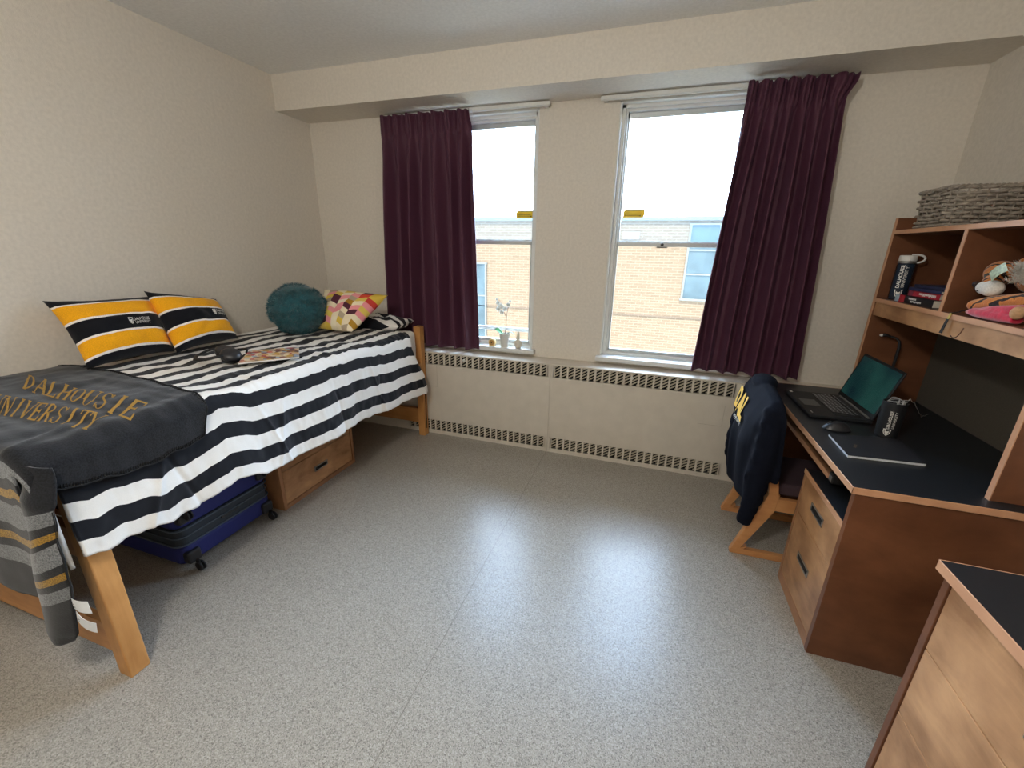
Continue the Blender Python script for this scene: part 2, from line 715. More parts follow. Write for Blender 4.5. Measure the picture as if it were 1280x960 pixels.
SHIELD = [(0, 1), (1, 1), (.97, .55), (.8, .22), (.5, 0), (.2, .22), (.03, .55)]


def put_shield(mb, fn, mat=0):
    """small shield badge: outline ring and a chevron inside"""
    c = (.5, .56)
    inn = [(c[0] + (x - c[0]) * .74, c[1] + (y - c[1]) * .74) for x, y in SHIELD]
    n = len(SHIELD)
    mb.add([fn(*p) for p in SHIELD + inn], [(i, (i + 1) % n, n + (i + 1) % n, n + i) for i in range(n)], mat)
    ch = [(.22, .78), (.5, .66), (.78, .78), (.74, .48), (.5, .16), (.26, .48)]
    mb.add([fn(*p) for p in ch], [tuple(range(6))], mat)


def fbm(x, y, z=0.0, o=3):
    return noise.fractal(Vector((x, y, z)), 1.0, 2.0, o)


def lerp(a, b, t):
    return a + (b - a) * t


def pw(x, pts):
    """piecewise linear"""
    if x <= pts[0][0]:
        return pts[0][1]
    for (a, va), (b, vb) in zip(pts, pts[1:]):
        if x <= b:
            return lerp(va, vb, (x - a) / (b - a))
    return pts[-1][1]


def sm(t):
    t = max(0, min(1, t))
    return t * t * (3 - 2 * t)


# ================================================================== THE ROOM
W = [(0.99, 1.885), (2.405, 3.30)]      # the two window openings
WZ0, WZ1 = 0.775, 2.402
WT = 0.14                               # wall thickness at the windows

struct(MB().box(-0.15, XR + 0.15, YB - 0.15, WT, -0.12, 0.0).build('floor', FLOOR))
struct(MB().box(-0.15, XR + 0.15, YB - 0.15, WT, HC, HC + 0.15).build('ceiling', CEIL))
struct(MB().box(-0.15, 0.0, YB, 0.0, 0.0, HC).build('wall_left', WALL))
struct(MB().box(XR, XR + 0.15, YB, 0.0, 0.0, HC).build('wall_right', WALL))
struct(MB().box(-0.15, XR + 0.15, YB - 0.15, YB, 0.0, HC).build('wall_front', WALL))
wb_ = MB()
xs = [-0.15, W[0][0], W[0][1], W[1][0], W[1][1], XR + 0.15]
for i in (0, 2, 4):
    wb_.box(xs[i], xs[i + 1], 0.0, WT, 0.0, HC)
for a, b in W:
    wb_.box(a, b, 0.0, WT, 0.0, WZ0 - 0.036)
    wb_.box(a, b, 0.0, WT, WZ1, HC)
struct(wb_.build('wall_back', WALL))
struct(MB().box(0.0, XR, -DS, 0.0, ZS, HC).build('ceiling_soffit', WALL))
# skirting on the two side walls
struct(MB().box(0.0, 0.012, YB, -DR, 0.0, 0.10).build('baseboard_left', RADI, bevel=0.003))
struct(MB().box(XR - 0.012, XR, YB, -DR, 0.0, 0.10).build('baseboard_right', RADI, bevel=0.003))


def window(idx, x0, x1, bar):
    root = sthing('window_%d' % idx, ((x0 + x1) / 2, 0.08, WZ0))
    f = MB()
    y0, y1 = 0.045, 0.13
    t = 0.036
    f.box(x0, x0 + t, y0, y1, WZ0, WZ1)
    f.box(x1 - t, x1, y0, y1, WZ0, WZ1)
    f.box(x0, x1, y0, y1, WZ1 - 0.03, WZ1)
    f.box(x0, x1, y0 + .01, y1, WZ0, WZ0 + 0.02)
    # stepped stops against the glass
    f.box(x0 + t, x0 + t + .012, y0 + .025, y1, WZ0 + .02, WZ1 - .03)
    f.box(x1 - t - .012, x1 - t, y0 + .025, y1, WZ0 + .02, WZ1 - .03)
    f.box(x0, x1, y0 + .02, y1, WZ1 - 0.045, WZ1 - 0.03)
    f.build('window_frame', TRIMW, root, bevel=0.002)
    # thin wooden casing strip on the room side
    c = MB()
    c.box(x0, x0 + .012, 0.001, y0, WZ0, WZ1)
    c.box(x1 - .012, x1, 0.001, y0, WZ0, WZ1)
    c.box(x0, x1, 0.001, y0, WZ1 - .012, WZ1)
    c.build('casing', TRIMW, root, bevel=0.002)
    gx0, gx1 = x0 + t + .012, x1 - t - .012
    up = MB()          # upper sash, outer track
    zm = 1.562
    up.box(gx0, gx1, 0.098, 0.118, WZ1 - .075, WZ1 - .045)
    up.box(gx0, gx1, 0.098, 0.118, zm - .005, zm + .018)
    up.box(gx0, gx0 + .010, 0.098, 0.118, zm, WZ1 - .045)
    up.box(gx1 - .010, gx1, 0.098, 0.118, zm, WZ1 - .045)
    us = up.build('upper_sash', ALU, root, bevel=0.002)
    MB().box(gx0 + .009, gx1 - .009, 0.107, 0.110, zm + .017, WZ1 - .074).build('glass_pane', GLASSU, us)
    lo = MB()
    lo.box(gx0, gx1, 0.072, 0.094, zm - .018, zm + .010)
    lo.box(gx0, gx1, 0.072, 0.094, WZ0 + .02, WZ0 + .042)
    lo.box(gx0, gx0 + .010, 0.072, 0.094, WZ0 + .02, zm)
    lo.box(gx1 - .010, gx1, 0.072, 0.094, WZ0 + .02, zm)
    ls = lo.build('lower_sash', ALU, root, bevel=0.002)
    MB().box(gx0 + .009, gx1 - .009, 0.081, 0.084, WZ0 + .041, zm - .017).build('glass_pane', GLASSL, ls)
    # sash latch
    lt = MB()
    lx = (gx0 + gx1) / 2
    lt.lathe([(0, -.012), (.009, -.01), (.011, 0), (.006, .006), (0, .008)], (lx - .1, 0.070, zm - .002), 14)
    lt.box(lx - .135, lx - .065, 0.066, 0.072, zm - .026, zm - .018)
    lt.build('sash_latch', plain('latch_bronze_%d' % idx, (92, 88, 82), .4, .6), root)
    # yellow notice sticker with lines of print and rounded opposite corners
    sx = 1.70 if idx == 1 else 2.474
    w_, h_ = 0.142, 0.052
    sz = 1.732
    P = []
    for (cx, cz, a0) in ((.02, .02, 180), (w_ - .0, .0, None), (w_ - .02, h_ - .02, 0), (0, h_, None)):
        pass
    poly = [(.0, .0), (w_ - .02, .0)] + [(w_ - .02 + .02 * math.sin(a), .02 - .02 * math.cos(a)) for a in (PI / 6, PI / 3, PI / 2)] + \
           [(w_, h_), (.02, h_)] + [(.02 - .02 * math.sin(a), h_ - .02 + .02 * math.cos(a)) for a in (PI / 6, PI / 3, PI / 2)]
    yy = 0.1055
    st = MB()
    st.prism([(sx + p[0], sz + p[1]) for p in poly], 'Y', yy, yy + .0008, 0)
    stm = lit_leaf('sticker_yellow_%d' % idx, (232, 200, 40), .10)
    stk = plain('sticker_print_%d' % idx, (70, 60, 20), .6)
    stw = plain('sticker_stripe_%d' % idx, (170, 166, 120), .6)
    st.box(sx + .022, sx + w_ - .006, yy - .0006, yy, sz + h_ - .009, sz + h_ - .003, 2)
    for k in range(2):
        zz = sz + .021 - k * .009
        x = sx + .012
        while x < sx + w_ - .03:
            wd = random.uniform(.006, .014)
            st.box(x, x + wd, yy - .0006, yy, zz, zz + .004, 1)
            x += wd + .003
    st.box(sx + w_ - .034, sx + w_ - .024, yy - .0006, yy, sz + .008, sz + .014, 1)
    st.build('sticker', [stm, stk, stw], us)['label'] = 'yellow notice sticker'
    if bar:
        MB().box(x0 + .03, x1 - .03, 0.122, 0.134, 0.875, 0.905).build('outer_bar', ALU, root, bevel=.002)
    # inside sill, with a moulded nose
    si = MB()
    si.box(x0 - .025, x1 + .028, -0.055, -0.0, WZ0 - .036, WZ0 - .002)
    si.box(x0, x1, -0.001, 0.055, WZ0 - .036, WZ0 - .002)
    si.build('window_sill', SILL, root, bevel=0.006, seg=3)
    # outer ledge
    MB().box(x0 - .02, x1 + .02, WT - .01, WT + .08, WZ0 - .06, WZ0 - .005).build('outer_ledge', SILL, root, bevel=.003)
    # reveal lining so the rough wall does not show
    return root


window(1, *W[0], True)
window(2, *W[1], False)

# ------------------------------------------------------------------ radiator cover along the window wall
rad = thing('radiator_cover', 'long cream metal radiator cover with slotted grilles beneath the windows', 'radiator cover', (2.1, -DR / 2, 0))
YF = -DR
secs = [(0.004, 0.855, 0), (0.855, 2.078, 24), (2.078, 3.385, 24), (3.385, XR - .002, 0)]
GT, GB = (0.612, 0.703), (0.034, 0.124)
PITCH = 0.05
body = MB()
body.box(0.004, XR - .002, YF - .004, -0.001, ZR - .012, ZR)                # top ledge
for (a, b, n) in secs:
    if n == 0:
        body.box(a, b - .001, YF, YF + .003, 0.0, ZR - .012)
        continue
    w_ = n * PITCH
    g1 = b - .026
    g0 = g1 - w_
    if a > 2:
        g0 = a + .027
        g1 = g0 + w_
    a2, b2 = a + .0008, b - .0008
    body.box(a2, b2, YF, YF + .003, 0.0, GB[0])
    body.box(a2, b2, YF, YF + .003, GB[1], GT[0])
    body.box(a2, b2, YF, YF + .003, GT[1], ZR - .012)
    for (z0, z1) in (GB, GT):
        body.box(a2, g0, YF, YF + .003, z0, z1)
        body.box(g1, b2, YF, YF + .003, z0, z1)
body.build('cover_panel', RADI, rad, bevel=0.0012, seg=1)
HATCH = plain('hatch_line', (166, 157, 140), .6)
# small rectangular access hatches scored into the panels
for (hx0, hx1, hz0, hz1) in ((1.045, 1.135, .425, .60), (3.12, 3.27, .40, .55)):
    ht = MB()
    for (p, q) in (((hx0, hz0), (hx1, hz0)), ((hx1, hz0), (hx1, hz1))):
        ht.box(min(p[0], q[0]) - .0008, max(p[0], q[0]) + .0008, YF - .0006, YF, min(p[1], q[1]) - .0008, max(p[1], q[1]) + .0008)
    ht.build('access_hatch', HATCH, rad)
# latch buttons on the top grilles
for lx in (1.38, 2.66):
    MB().lathe([(0, 0), (.012, 0), (.012, .006), (.008, .012), (0, .013)], (lx, YF, .672), 16, rot=Matrix.Rotation(PI / 2, 3, 'X')).build('latch_button', TRIMW, rad)
for (a, b, n) in secs:
    if not n:
        continue
    w_ = n * PITCH
    g0 = (b - .026 - w_) if a < 2 else a + .027
    for (z0, z1) in (GB, GT):
        g = MB()
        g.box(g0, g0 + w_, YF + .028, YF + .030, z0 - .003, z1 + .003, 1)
        for k in range(n + 1):
            x = g0 + k * PITCH
            g.box(x - .0065, x + .0065, YF, YF + .010, z0, z1, 0)
            if k < n:
                # slanted louvre blades behind the slot
                h = z1 - z0
                for q in range(-2, 5):
                    zz = z0 + q * h / 4.0 + .004
                    p0 = [x + .0065, zz]
                    p1 = [x + PITCH - .0065, zz + .024]
                    if p1[1] < z0 or p0[1] > z1:
                        continue
                    dx = (p1[0] - p0[0]) / (p1[1] - p0[1])
                    if p0[1] < z0:
                        p0 = [p0[0] + dx * (z0 - p0[1]), z0]
                    if p1[1] > z1 - .006:
                        p1 = [p1[0] - dx * (p1[1] - z1 + .006), z1 - .006]
                    if p1[0] - p0[0] < .004:
                        continue
                    g.add([(p0[0], YF + .012, p0[1]), (p1[0], YF + .012, p1[1]), (p1[0], YF + .012, p1[1] + .009), (p0[0], YF + .012, p0[1] + .009),
                           (p0[0], YF + .020, p0[1]), (p1[0], YF + .020, p1[1]), (p1[0], YF + .020, p1[1] + .009), (p0[0], YF + .020, p0[1] + .009)],
                          [(0, 1, 2, 3), (7, 6, 5, 4), (0, 4, 5, 1), (3, 2, 6, 7), (0, 3, 7, 4), (1, 5, 6, 2)], 2)
        g.build('grille', [RADI, DARK, LOUV], rad)


# ------------------------------------------------------------------ curtains and their rails
def curtain(label, xt0, xt1, xb0, xb1, zt, zb, npl, seed, rail, kick):
    root = thing('curtain', label, 'curtain', ((xb0 + xb1) / 2, -0.10, zb))
    NZ, NX = 90, npl * 26
    y_mid = -0.108

    def pos(u, v):
        # u across, v from top (0) to hem (1)
        z = lerp(zt, zb, v)
        head = 1 - sm((v - 0.055) / 0.05)            # pleated heading tape
        neck = math.exp(-((v - 0.062) / 0.03) ** 2)
        w0, w1 = lerp(xt0, xb0, v ** 1.1), lerp(xt1, xb1, v ** 1.1)
        uu = u + 0.012 * fbm(u * 5 + seed, v * 1.3) * sm(v * 3)
        x = lerp(w0, w1, uu)
        ph = uu * npl * 2 * PI + 2.6 * fbm(u * 1.9 + seed, v * .5, 3.1) * sm(v * 3)
        deep = 0.022 + 0.024 * sm((v - .05) / .3) + 0.014 * fbm(u * 6 + seed, v * 2, 8) * sm(v * 3)
        s = math.sin(ph)
        wave = s * (1 + .35 * fbm(u * 9 + seed, 4, 4)) + .35 * math.sin(ph * .5 + seed) * sm(v * 4)
        fine = 0.005 * math.sin(ph * 3.0 + 1.1 + 2 * fbm(u * 4, v)) * (0.12 + 1.6 * head)
        y = y_mid - deep * wave * (1 - 0.55 * neck) - fine
        x += 0.007 * math.cos(ph) * sm(v * 3)
        x += kick * head * sm((u - .80) / .20) * (1 - sm((v - .012) / .06))
        if v > .9:
            z += 0.012 * fbm(u * 7 + seed, 1.0, 5) * (v - .9) * 10
        if v == 0:
            z += 0.004 * math.sin(ph * 2)
        y = min(y, -0.0605 + 0)
        return (x, y, z)
    mb = MB().grid(pos, NX, NZ)
    mb.build('curtain_cloth', CURT, root, smooth=True, solid=0.003)
    # white hooks showing between the heading and the rail
    for k in range(npl + 1):
        x = lerp(xt0 + .012, xt1 - .012, k / npl)
        MB().tube([(x, -.075, zt - .05), (x, -.075, zt + .004), (x, -.066, zt + .008), (x, -.062, zt - .012)], .0022, 6).build('curtain_hook', WHITEP, root)
    r = MB()
    rx0, rx1 = rail
    rr = thing('curtain_rail', 'white metal curtain rail above the ' + ('left' if xt0 < 2 else 'right') + ' window', 'curtain rail', ((rx0 + rx1) / 2, -.03, 2.40), 'curtain rails under the soffit')
    r.box(rx0, rx1, -0.058, -0.034, 2.400, 2.421)
    r.box(rx0, rx1, -0.052, -0.040, 2.396, 2.400)
    r.build('rail_track', TRIMW, rr, bevel=.002)
    for x in (rx0 + .03, rx1 - .03):
        MB().box(x - .012, x + .012, -0.036, 0.0, 2.396, 2.422).build('bracket', TRIMW, rr, bevel=.002)
    return root


curtain('dark plum pleated curtain drawn to the left side of the left window, behind the bed', 0.735, 1.445, 0.69, 1.464, 2.402, 0.752, 7, 1.3, (0.72, 1.966), -0.02)
curtain('dark plum pleated curtain hanging over the right window, beside the desk', 3.10, 3.57, 3.026, 3.652, 2.410, 0.760, 7, 6.7, (2.288, 3.565), 0.042)

# ================================================================== THE BED
BX0, BX1 = 0.035, 1.0755
bed = thing('bed_frame', 'raised single bed frame of light birch timber standing along the left wall', 'bed frame', (0.55, -1.3, 0))
PW = 0.065


def post(x0, x1, y0, y1, z1, groove):
    m = MB()
    m.box(x0, x1, y0, y1, 0.0, z1)
    m.build('leg', BEDW, bed, bevel=0.005, seg=3)
    if groove:
        pass


post(1.0105, 1.0755, -2.440, -2.376, 0.80, 0)                      # near, aisle side
post(BX0, BX0 + PW, -2.440, -2.376, 0.80, 0)
post(0.986, 1.044, -0.250, -0.186, 0.925, 1)
post(BX0, BX0 + PW, -0.250, -0.186, 0.925, 1)
# cross rails at both ends, and side rails beneath the mattress
MB().box(BX0 + PW, 1.0105, -2.425, -2.393, 0.075, 0.215).build('end_rail', BEDWY, bed, bevel=.004)
MB().box(BX0 + PW, 1.0105, -2.425, -2.393, 0.50, 0.62).build('end_rail', BEDWY, bed, bevel=.004)
MB().box(BX0 + PW, 0.986, -0.238, -0.206, 0.110, 0.235).build('end_rail', BEDWY, bed, bevel=.004)
MB().box(BX0 + PW, 0.986, -0.238, -0.206, 0.50, 0.64).build('end_rail', BEDWY, bed, bevel=.004)
MB().box(1.018, 1.040, -2.376, -0.250, 0.52, 0.635).build('side_rail', BEDW, bed, bevel=.004)
MB().box(BX0 + .01, BX0 + .032, -2.376, -0.250, 0.52, 0.635).build('side_rail', BEDW, bed, bevel=.004)
MB().box(BX0 + .032, 1.018, -2.376, -0.25, 0.60, 0.625).build('mattress_board', BEDWY, bed)
MB().box(1.0445, 1.0475, -0.222, -0.214, 0.06, 0.50).build('leg_groove', DARK, bed)

# mattress with rounded corners under a white fitted sheet
mt = MB()
mx0, mx1, my0, my1, mz0, mz1 = 0.03, 1.035, -2.372, -0.256, 0.628, 0.900


def rbox(mb, x0, x1, y0, y1, z0, z1, r, n=10, wr=0.0, seed=0.0, mat=0, nseg=14):
    """box with rounded plan corners and rolled top/bottom edges"""
    prof = [(-r, z0), (-r * .3, z0 + r * .12), (0, z0 + r * .7), (0.004, (z0 + z1) / 2), (0, z1 - r * .7), (-r * .12, z1 - r * .3), (-r * .5, z1 - r * .08), (-r * 1.3, z1)]
    ring = []
    R = r * 1.3 + .02
    for cx, cy, a0 in ((x1 - R, y1 - R, 0), (x0 + R, y1 - R, 90), (x0 + R, y0 + R, 180), (x1 - R, y0 + R, 270)):
        for k in range(n + 1):
            a = math.radians(a0 + 90 * k / n)
            ring.append((cx, cy, math.cos(a), math.sin(a)))
    full = []
    m_ = len(ring)
    for i in range(m_):
        a, b = ring[i], ring[(i + 1) % m_]
        full.append(a)
        if (i + 1) % (n + 1) == 0:
            for q in range(1, nseg):
                t = q / nseg
                full.append((lerp(a[0], b[0], t), lerp(a[1], b[1], t), b[2] if q > 0 else a[2], b[3]))
    V = []
    for o_, z in prof:
        for (cx, cy, ca, sa) in full:
            d = R + o_ + wr * fbm(cx * 6 + ca + seed, cy * 6 + sa, z * 9)
            V.append((cx + ca * d, cy + sa * d, z + wr * .5 * fbm(cx * 5 + ca, cy * 5 + sa, seed)))
    k = len(full)
    F = []
    for i in range(len(prof) - 1):
        for j in range(k):
            F.append((i * k + j, i * k + (j + 1) % k, (i + 1) * k + (j + 1) % k, (i + 1) * k + j))
    F.append(list(range(k))[::-1])
    F.append([(len(prof) - 1) * k + j for j in range(k)])
    mb.add(V, F, mat)


rbox(mt, mx0, mx1, my0, my1, mz0, mz1, 0.05, wr=0.006)
mo = mt.build('mattress', CLOTHW, smooth=True)
tag(mo, 'thick mattress in a white fitted sheet, its far corner bare at the window end', 'mattress')


# ------------------------------------------------------------------ striped duvet
def bed_h(x, y):
    """height of the duvet top"""
    h = 0.925
    h += 0.010 * fbm(x * 3.1, y * 1.9, 4.0) + 0.006 * fbm(x * 9, y * 4.5, 1.0)
    h += 0.007 * fbm(x * 2.0 + y * 5, y * 14, 7.7, 2) * sm((x) / .4)
    return h


BOT = [(-2.47, .575), (-2.40, .545), (-2.33, .552), (-2.25, .535), (-2.2, .515), (-2.1, .512), (-2.0, .530), (-1.93, .548), (-1.85, .530), (-1.80, .508), (-1.73, .500), (-1.6, .492), (-1.44, .484), (-1.25, .492), (-1.1, .485), (-.95, .470), (-.77, .450), (-.55, .442), (-.34, .436)]
XE = 1.066
RC = 0.055


def cross(s, x_start=0.03):
    """arc length from the wall edge -> (x, drop)"""
    L1 = XE - RC + .01 - x_start
    if s < L1:
        return x_start + s, 0.0
    s2 = s - L1
    q = RC * PI / 2
    if s2 < q:
        a = s2 / RC
        return x_start + L1 + RC * math.sin(a), RC * (1 - math.cos(a))
    return x_start + L1 + RC, RC + (s2 - q)


def duvet_pos(u, v):
    # v: 0 window end .. 1 near end
    ye = -0.335
    y = lerp(ye, -2.455, v)
    top = 0.925
    zb = pw(y, BOT)
    Lfull = (XE - RC + .01 - .03) + RC * PI / 2 + (top - RC - zb)
    s = u * Lfull
    x, d = cross(s)
    if u < .02:
        x = 0.012 + x * .4
    skew = 0.0
    if v < .02:
        y += 0.0
    # window end edge runs slanted: it leaves the mattress corner bare and reaches further down the side
    y -= (1 - sm(v * 4)) * (0.115 * sm((s - .35) / .4) * (1 - sm(d / .40)) + .02)
    y += (1 - sm(v * 9)) * (0.05 * fbm(s * 3, 2.2) - 0.055 * sm((.75 - s) / .5) * 0)
    dn = sm((d - .02) / .25)
    hang = max(0, d - RC)
    # folds of the hanging side
    fo = 0.55 * math.sin(y * 9.0 + 1.1 * math.sin(y * 3.7)) + 0.7 * fbm(y * 4.2, hang * 1.5, 3)
    x += 0.012 + (0.022 * fo * hang / .4 + .030 * hang / .4) * dn
    x += 0.007 * fbm(y * 12, hang * 7, 5) * dn
    for (cy, sl, am) in ((-.52, .25, .006), (-.80, -.15, -.006), (-1.02, .3, .007), (-1.30, .1, -.006), (-1.55, -.3, .007), (-1.84, .35, .008), (-2.06, -.4, .009), (-2.24, .3, -.008)):
        q = (y - cy - sl * (s - .9))
        x += am * math.exp(-(q / .010) ** 2) * dn
        x += am * .8 * math.exp(-(q / .05) ** 2) * dn
    z = bed_h(x, y) - d
    # tighter creases around the edge
    z += 0.006 * fbm(x * 5, y * 22, 9) * (1 - dn) * sm((x - .5) / .4)
    return x, y, z, s, Lfull, d


def duvet_fn(u, v):
    x, y, z, *_ = duvet_pos(u, v)
    return (x, y, z)


def duvet_uv(u, v):
    x, y, z, s, L, d = duvet_pos(u, v)
    # stripes run parallel to the lower hem; a little drawn out of line on the top
    du = 0.012 * fbm(s * 2, y * 2.4, 11) * (1 if d <= 0 else .5)
    return (L - s + du + 0.010, v)


STRIPE = band_mat('black_white_stripe_cotton', 'X', [(0, (232, 230, 226)), (0.5, (20, 22, 29))], 0.85, 0.03, 0.0, 0.132, sheen=.1, bump=.05)
DUV = MB().grid(duvet_fn, 170, 340, uvf=duvet_uv, flip=True)
# near-end drop of the duvet (mostly below the throw)


def duvet_end(u, v):
    s = u * 1.085
    x, d = cross(s)
    a = min(v * 3, 1) * PI / 2
    r = .035
    y = -2.455 - r * math.sin(a)
    z = bed_h(x, -2.455) - d - r * (1 - math.cos(a)) - max(0, v - 1 / 3) * .47 * (1 - d)
    return (x + .012, y, z)


DUV.grid(duvet_end, 50, 20, uvf=lambda a, b: (a * 1.085 + .03, b), flip=True)
duv = DUV.build('duvet', STRIPE, smooth=True, solid=0.012)
tag(duv, 'black and white striped duvet spread over the bed and hanging down its side', 'duvet')

# the flat pillow in the same stripe at the window end, partly folded
pl_ = MB()


def pillow_surf(c, ux, uy, n, w, h, t, sign, pinch=.04, wr=0.006, seed=0.0):
    """one face of a soft pillow"""
    c, ux, uy, n = Vector(c), Vector(ux), Vector(uy), Vector(n)

    def fn(a, b):
        u, v = a * 2 - 1, b * 2 - 1
        e = (max(0, 1 - u ** 4) ** .5) * (max(0, 1 - v ** 4) ** .5)
        pu = u * (w / 2) * (1 - pinch * (1 - v * v))
        pv = v * (h / 2) * (1 - pinch * (1 - u * u))
        bulge = t / 2 * (e ** .9) + wr * fbm(u * 2.2 + seed, v * 2.2, seed) * e
        return c + ux * pu + uy * pv + n * sign * bulge
    return fn


for sg in (1, -1):
    pl_.grid(pillow_surf((.70, -.345, .952), (1, .04, .02), (-.1, .96, 0), (0, 0.06, 1), .56, .30, .10, sg, wr=.03, seed=2.0), 30, 24, flip=sg < 0, uvf=lambda a, b: (b * .42 + .15 * a, a))
tag(pl_.build('pillow', STRIPE, smooth=True, weld=True), 'flat pillow in a black and white striped case behind the patchwork cushion', 'pillow')


# ------------------------------------------------------------------ grey wool throw
GREY, HGREY, GOLD, BLK = (25, 26, 30), (110, 112, 114), (146, 110, 28), (18, 18, 21)
# end drop runs from uv.y = 1.0 downwards in metres
zb_ = [(0, GREY), (.030, HGREY), (.085, BLK), (.118, GOLD), (.150, BLK), (.175, HGREY), (.265, BLK), (.297, GOLD), (.330, BLK), (.362, HGREY), (.425, BLK)]
THROW = band_mat('grey_wool_throw', 'Y', zb_, 0.95, 0.45, 0.0, None, sheen=.2, hscale=230, bump=.25)
thr = thing('throw_blanket', 'charcoal wool throw with gold lettering and striped end over the foot of the bed', 'blanket', (.55, -2.2, .95))
YN = -2.478       # where it turns down over the near end


def throw_top(x, y):
    h = bed_h(x, y) + 0.013
    h += 0.005 * fbm(x * 4, y * 4, 21)
    # diagonal crease towards the near right corner
    d = (x - .93) * .89 + (y + 2.33) * .45
    h += 0.010 * math.exp(-(d / .02) ** 2) * sm((-y - 2.28) / .05)
    return h


FAR = [(0, -1.885), (.3, -1.865), (.65, -1.905), (.9, -1.955), (1.0, -1.975), (1.07, -2.005), (1.12, -2.02), (1.3, -2.03)]
HEM = [(-2.6, .84), (-2.47, .83), (-2.417, .806), (-2.343, .800), (-2.26, .782), (-2.183, .779), (-2.08, .788), (-1.99, .800)]


def throw_fn(u, v):
    # v 0 far edge -> .62 near edge -> 1 bottom of end drop; u 0 wall -> 1 hem on the side
    yf = pw(u * 1.12, FAR)
    if v < .62:
        t = v / .62
        y = lerp(yf, YN, t)
        drop = 0
    else:
        t = (v - .62) / .38
        L = t * .585
        q = .035 * PI / 2
        if L < q:
            a = L / .035
            y = YN - .035 * math.sin(a)
            drop = .035 * (1 - math.cos(a))
        else:
            y = YN - .035 - .004 * math.sin(u * 22) - .006 * fbm(u * 5, L * 3, 2)
            drop = .035 + L - q
    zh = pw(y, HEM)
    top = .945
    Lf = (XE - RC + .01 - .004) + RC * PI / 2 + (top - RC - zh)
    x, d = cross(u * Lf, 0.004)
    hang = max(0, d - RC)
    x += 0.032 * sm(d / .05) + .006 * fbm(y * 8, 3.3) * sm(d / .08)
    z = throw_top(x, max(y, YN)) - d - drop
    return (x, y, z)


def throw_uv(u, v):
    return (u, max(0.0, (v - .62) / .38 * .585) - .02 + (0.006 * fbm(u * 4, v)))


TH = MB().grid(throw_fn, 110, 150, uvf=throw_uv, flip=True, mask=lambda a, b: not (b > .665 and a > .90))
TH.build('throw_cloth', THROW, thr, smooth=True, solid=0.005)
# the loose corner that hangs free at the bed end
LE = [(0, 1.045, .915), (.08, 1.063, .830), (.3, 1.030, .665), (.6, .965, .475), (.85, .905, .315), (.96, .885, .245), (1, .905, .228)]
RE = [(0, 1.135, .895), (.08, 1.165, .800), (.2, 1.150, .730), (.3, 1.128, .675), (.42, 1.140, .615), (.6, 1.120, .500), (.8, 1.060, .370), (.92, 1.030, .275), (1, 1.000, .238)]


def flap_fn(u, v):
    xl = pw(v, [(a, b) for a, b, c in LE]); zl = pw(v, [(a, c) for a, b, c in LE])
    xr = pw(v, [(a, b) for a, b, c in RE]); zr = pw(v, [(a, c) for a, b, c in RE])
    x = lerp(xl, xr, u)
    z = lerp(zl, zr, u) - (.012 * math.sin(PI * u) if v > .97 else 0)
    y = -2.522 - .018 * math.sin(PI * u) + .015 * u + .004 * math.sin(v * 9) + (1 - sm(v / .12)) * .040
    return (x, y, z)


FL = MB().grid(flap_fn, 14, 70, uvf=lambda u, v: (u, max(0, .70 * v - .045 - .055 * (1 - u))))
FL.build('hanging_corner', THROW, thr, smooth=True, solid=0.006)

# blanket stitch along the edges
STIT = plain('black_blanket_stitch', (14, 14, 16), 0.9)
sb = MB()


def stitch_row(pts, out, n):
    P = [Vector(p) for p in pts]
    for k in range(n):
        t = k / n * (len(P) - 1)
        i = int(t)
        p = P[i].lerp(P[i + 1], t - i)
        q = p + Vector(out(p))
        sb.tube([p, q], .0018, 4, caps=False)
    sb.tube(P, .0035, 5)


hemline = [Vector(throw_fn(1.0, v)) + Vector((.003, 0, 0)) for v in [i / 60 * .66 for i in range(61)]]
stitch_row(hemline, lambda p: (0.003, 0, .016), 66)
farline = [Vector(throw_fn(u, 0.0)) + Vector((0, .002, 0.001)) for u in [i / 50 for i in range(51)]]
stitch_row(farline, lambda p: (0, -.014, .003), 70)
fl_edge = [Vector(flap_fn(1.0, v)) + Vector((0, -.004, 0)) for v in [i / 50 for i in range(51)]]
stitch_row(fl_edge, lambda p: (-.014, -.002, 0), 50)
sb.build('blanket_stitching', STIT, thr)
# care labels
lb = MB()


def card(mb, c, ux, uy, w, h, t=.001, mat=0, curl=.01):
    c, ux, uy = Vector(c), Vector(ux).normalized(), Vector(uy).normalized()
    n = ux.cross(uy)
    mb.grid(lambda a, b: c + ux * a * w + uy * b * h + n * curl * math.sin(a * PI * .8), 8, 2, mat)


for (cx, cz, w_, h_, ang, txt) in ((1.085, .405, .085, .046, 4, 1), (1.075, .350, .085, .046, -16, 2)):
    L_ = MB()
    ux = Vector((math.cos(math.radians(ang)), .1, math.sin(math.radians(ang))))
    uy = Vector((-math.sin(math.radians(ang)), 0, math.cos(math.radians(ang))))
    card(L_, (cx, -2.512, cz), ux, uy, w_, h_)
    for r_ in range(3 if txt == 1 else 2):
        for q in range(5 if txt == 1 else 3):
            a = Vector((cx, -2.5165, cz)) + ux * (.012 + q * (.014 if txt == 1 else .022)) + uy * (.010 + r_ * .010)
            L_.add([a, a + ux * (.009 if txt == 1 else .016), a + ux * (.009 if txt == 1 else .016) + uy * .003, a + uy * .003], [(0, 1, 2, 3)], 1)
    lo_ = L_.build('care_label', [plain('label_satin_%d' % txt, (226, 228, 230), .6), plain('label_print_%d' % txt, (120, 122, 126), .7)], thr, solid=.0008)
    lo_['label'] = 'white care label'

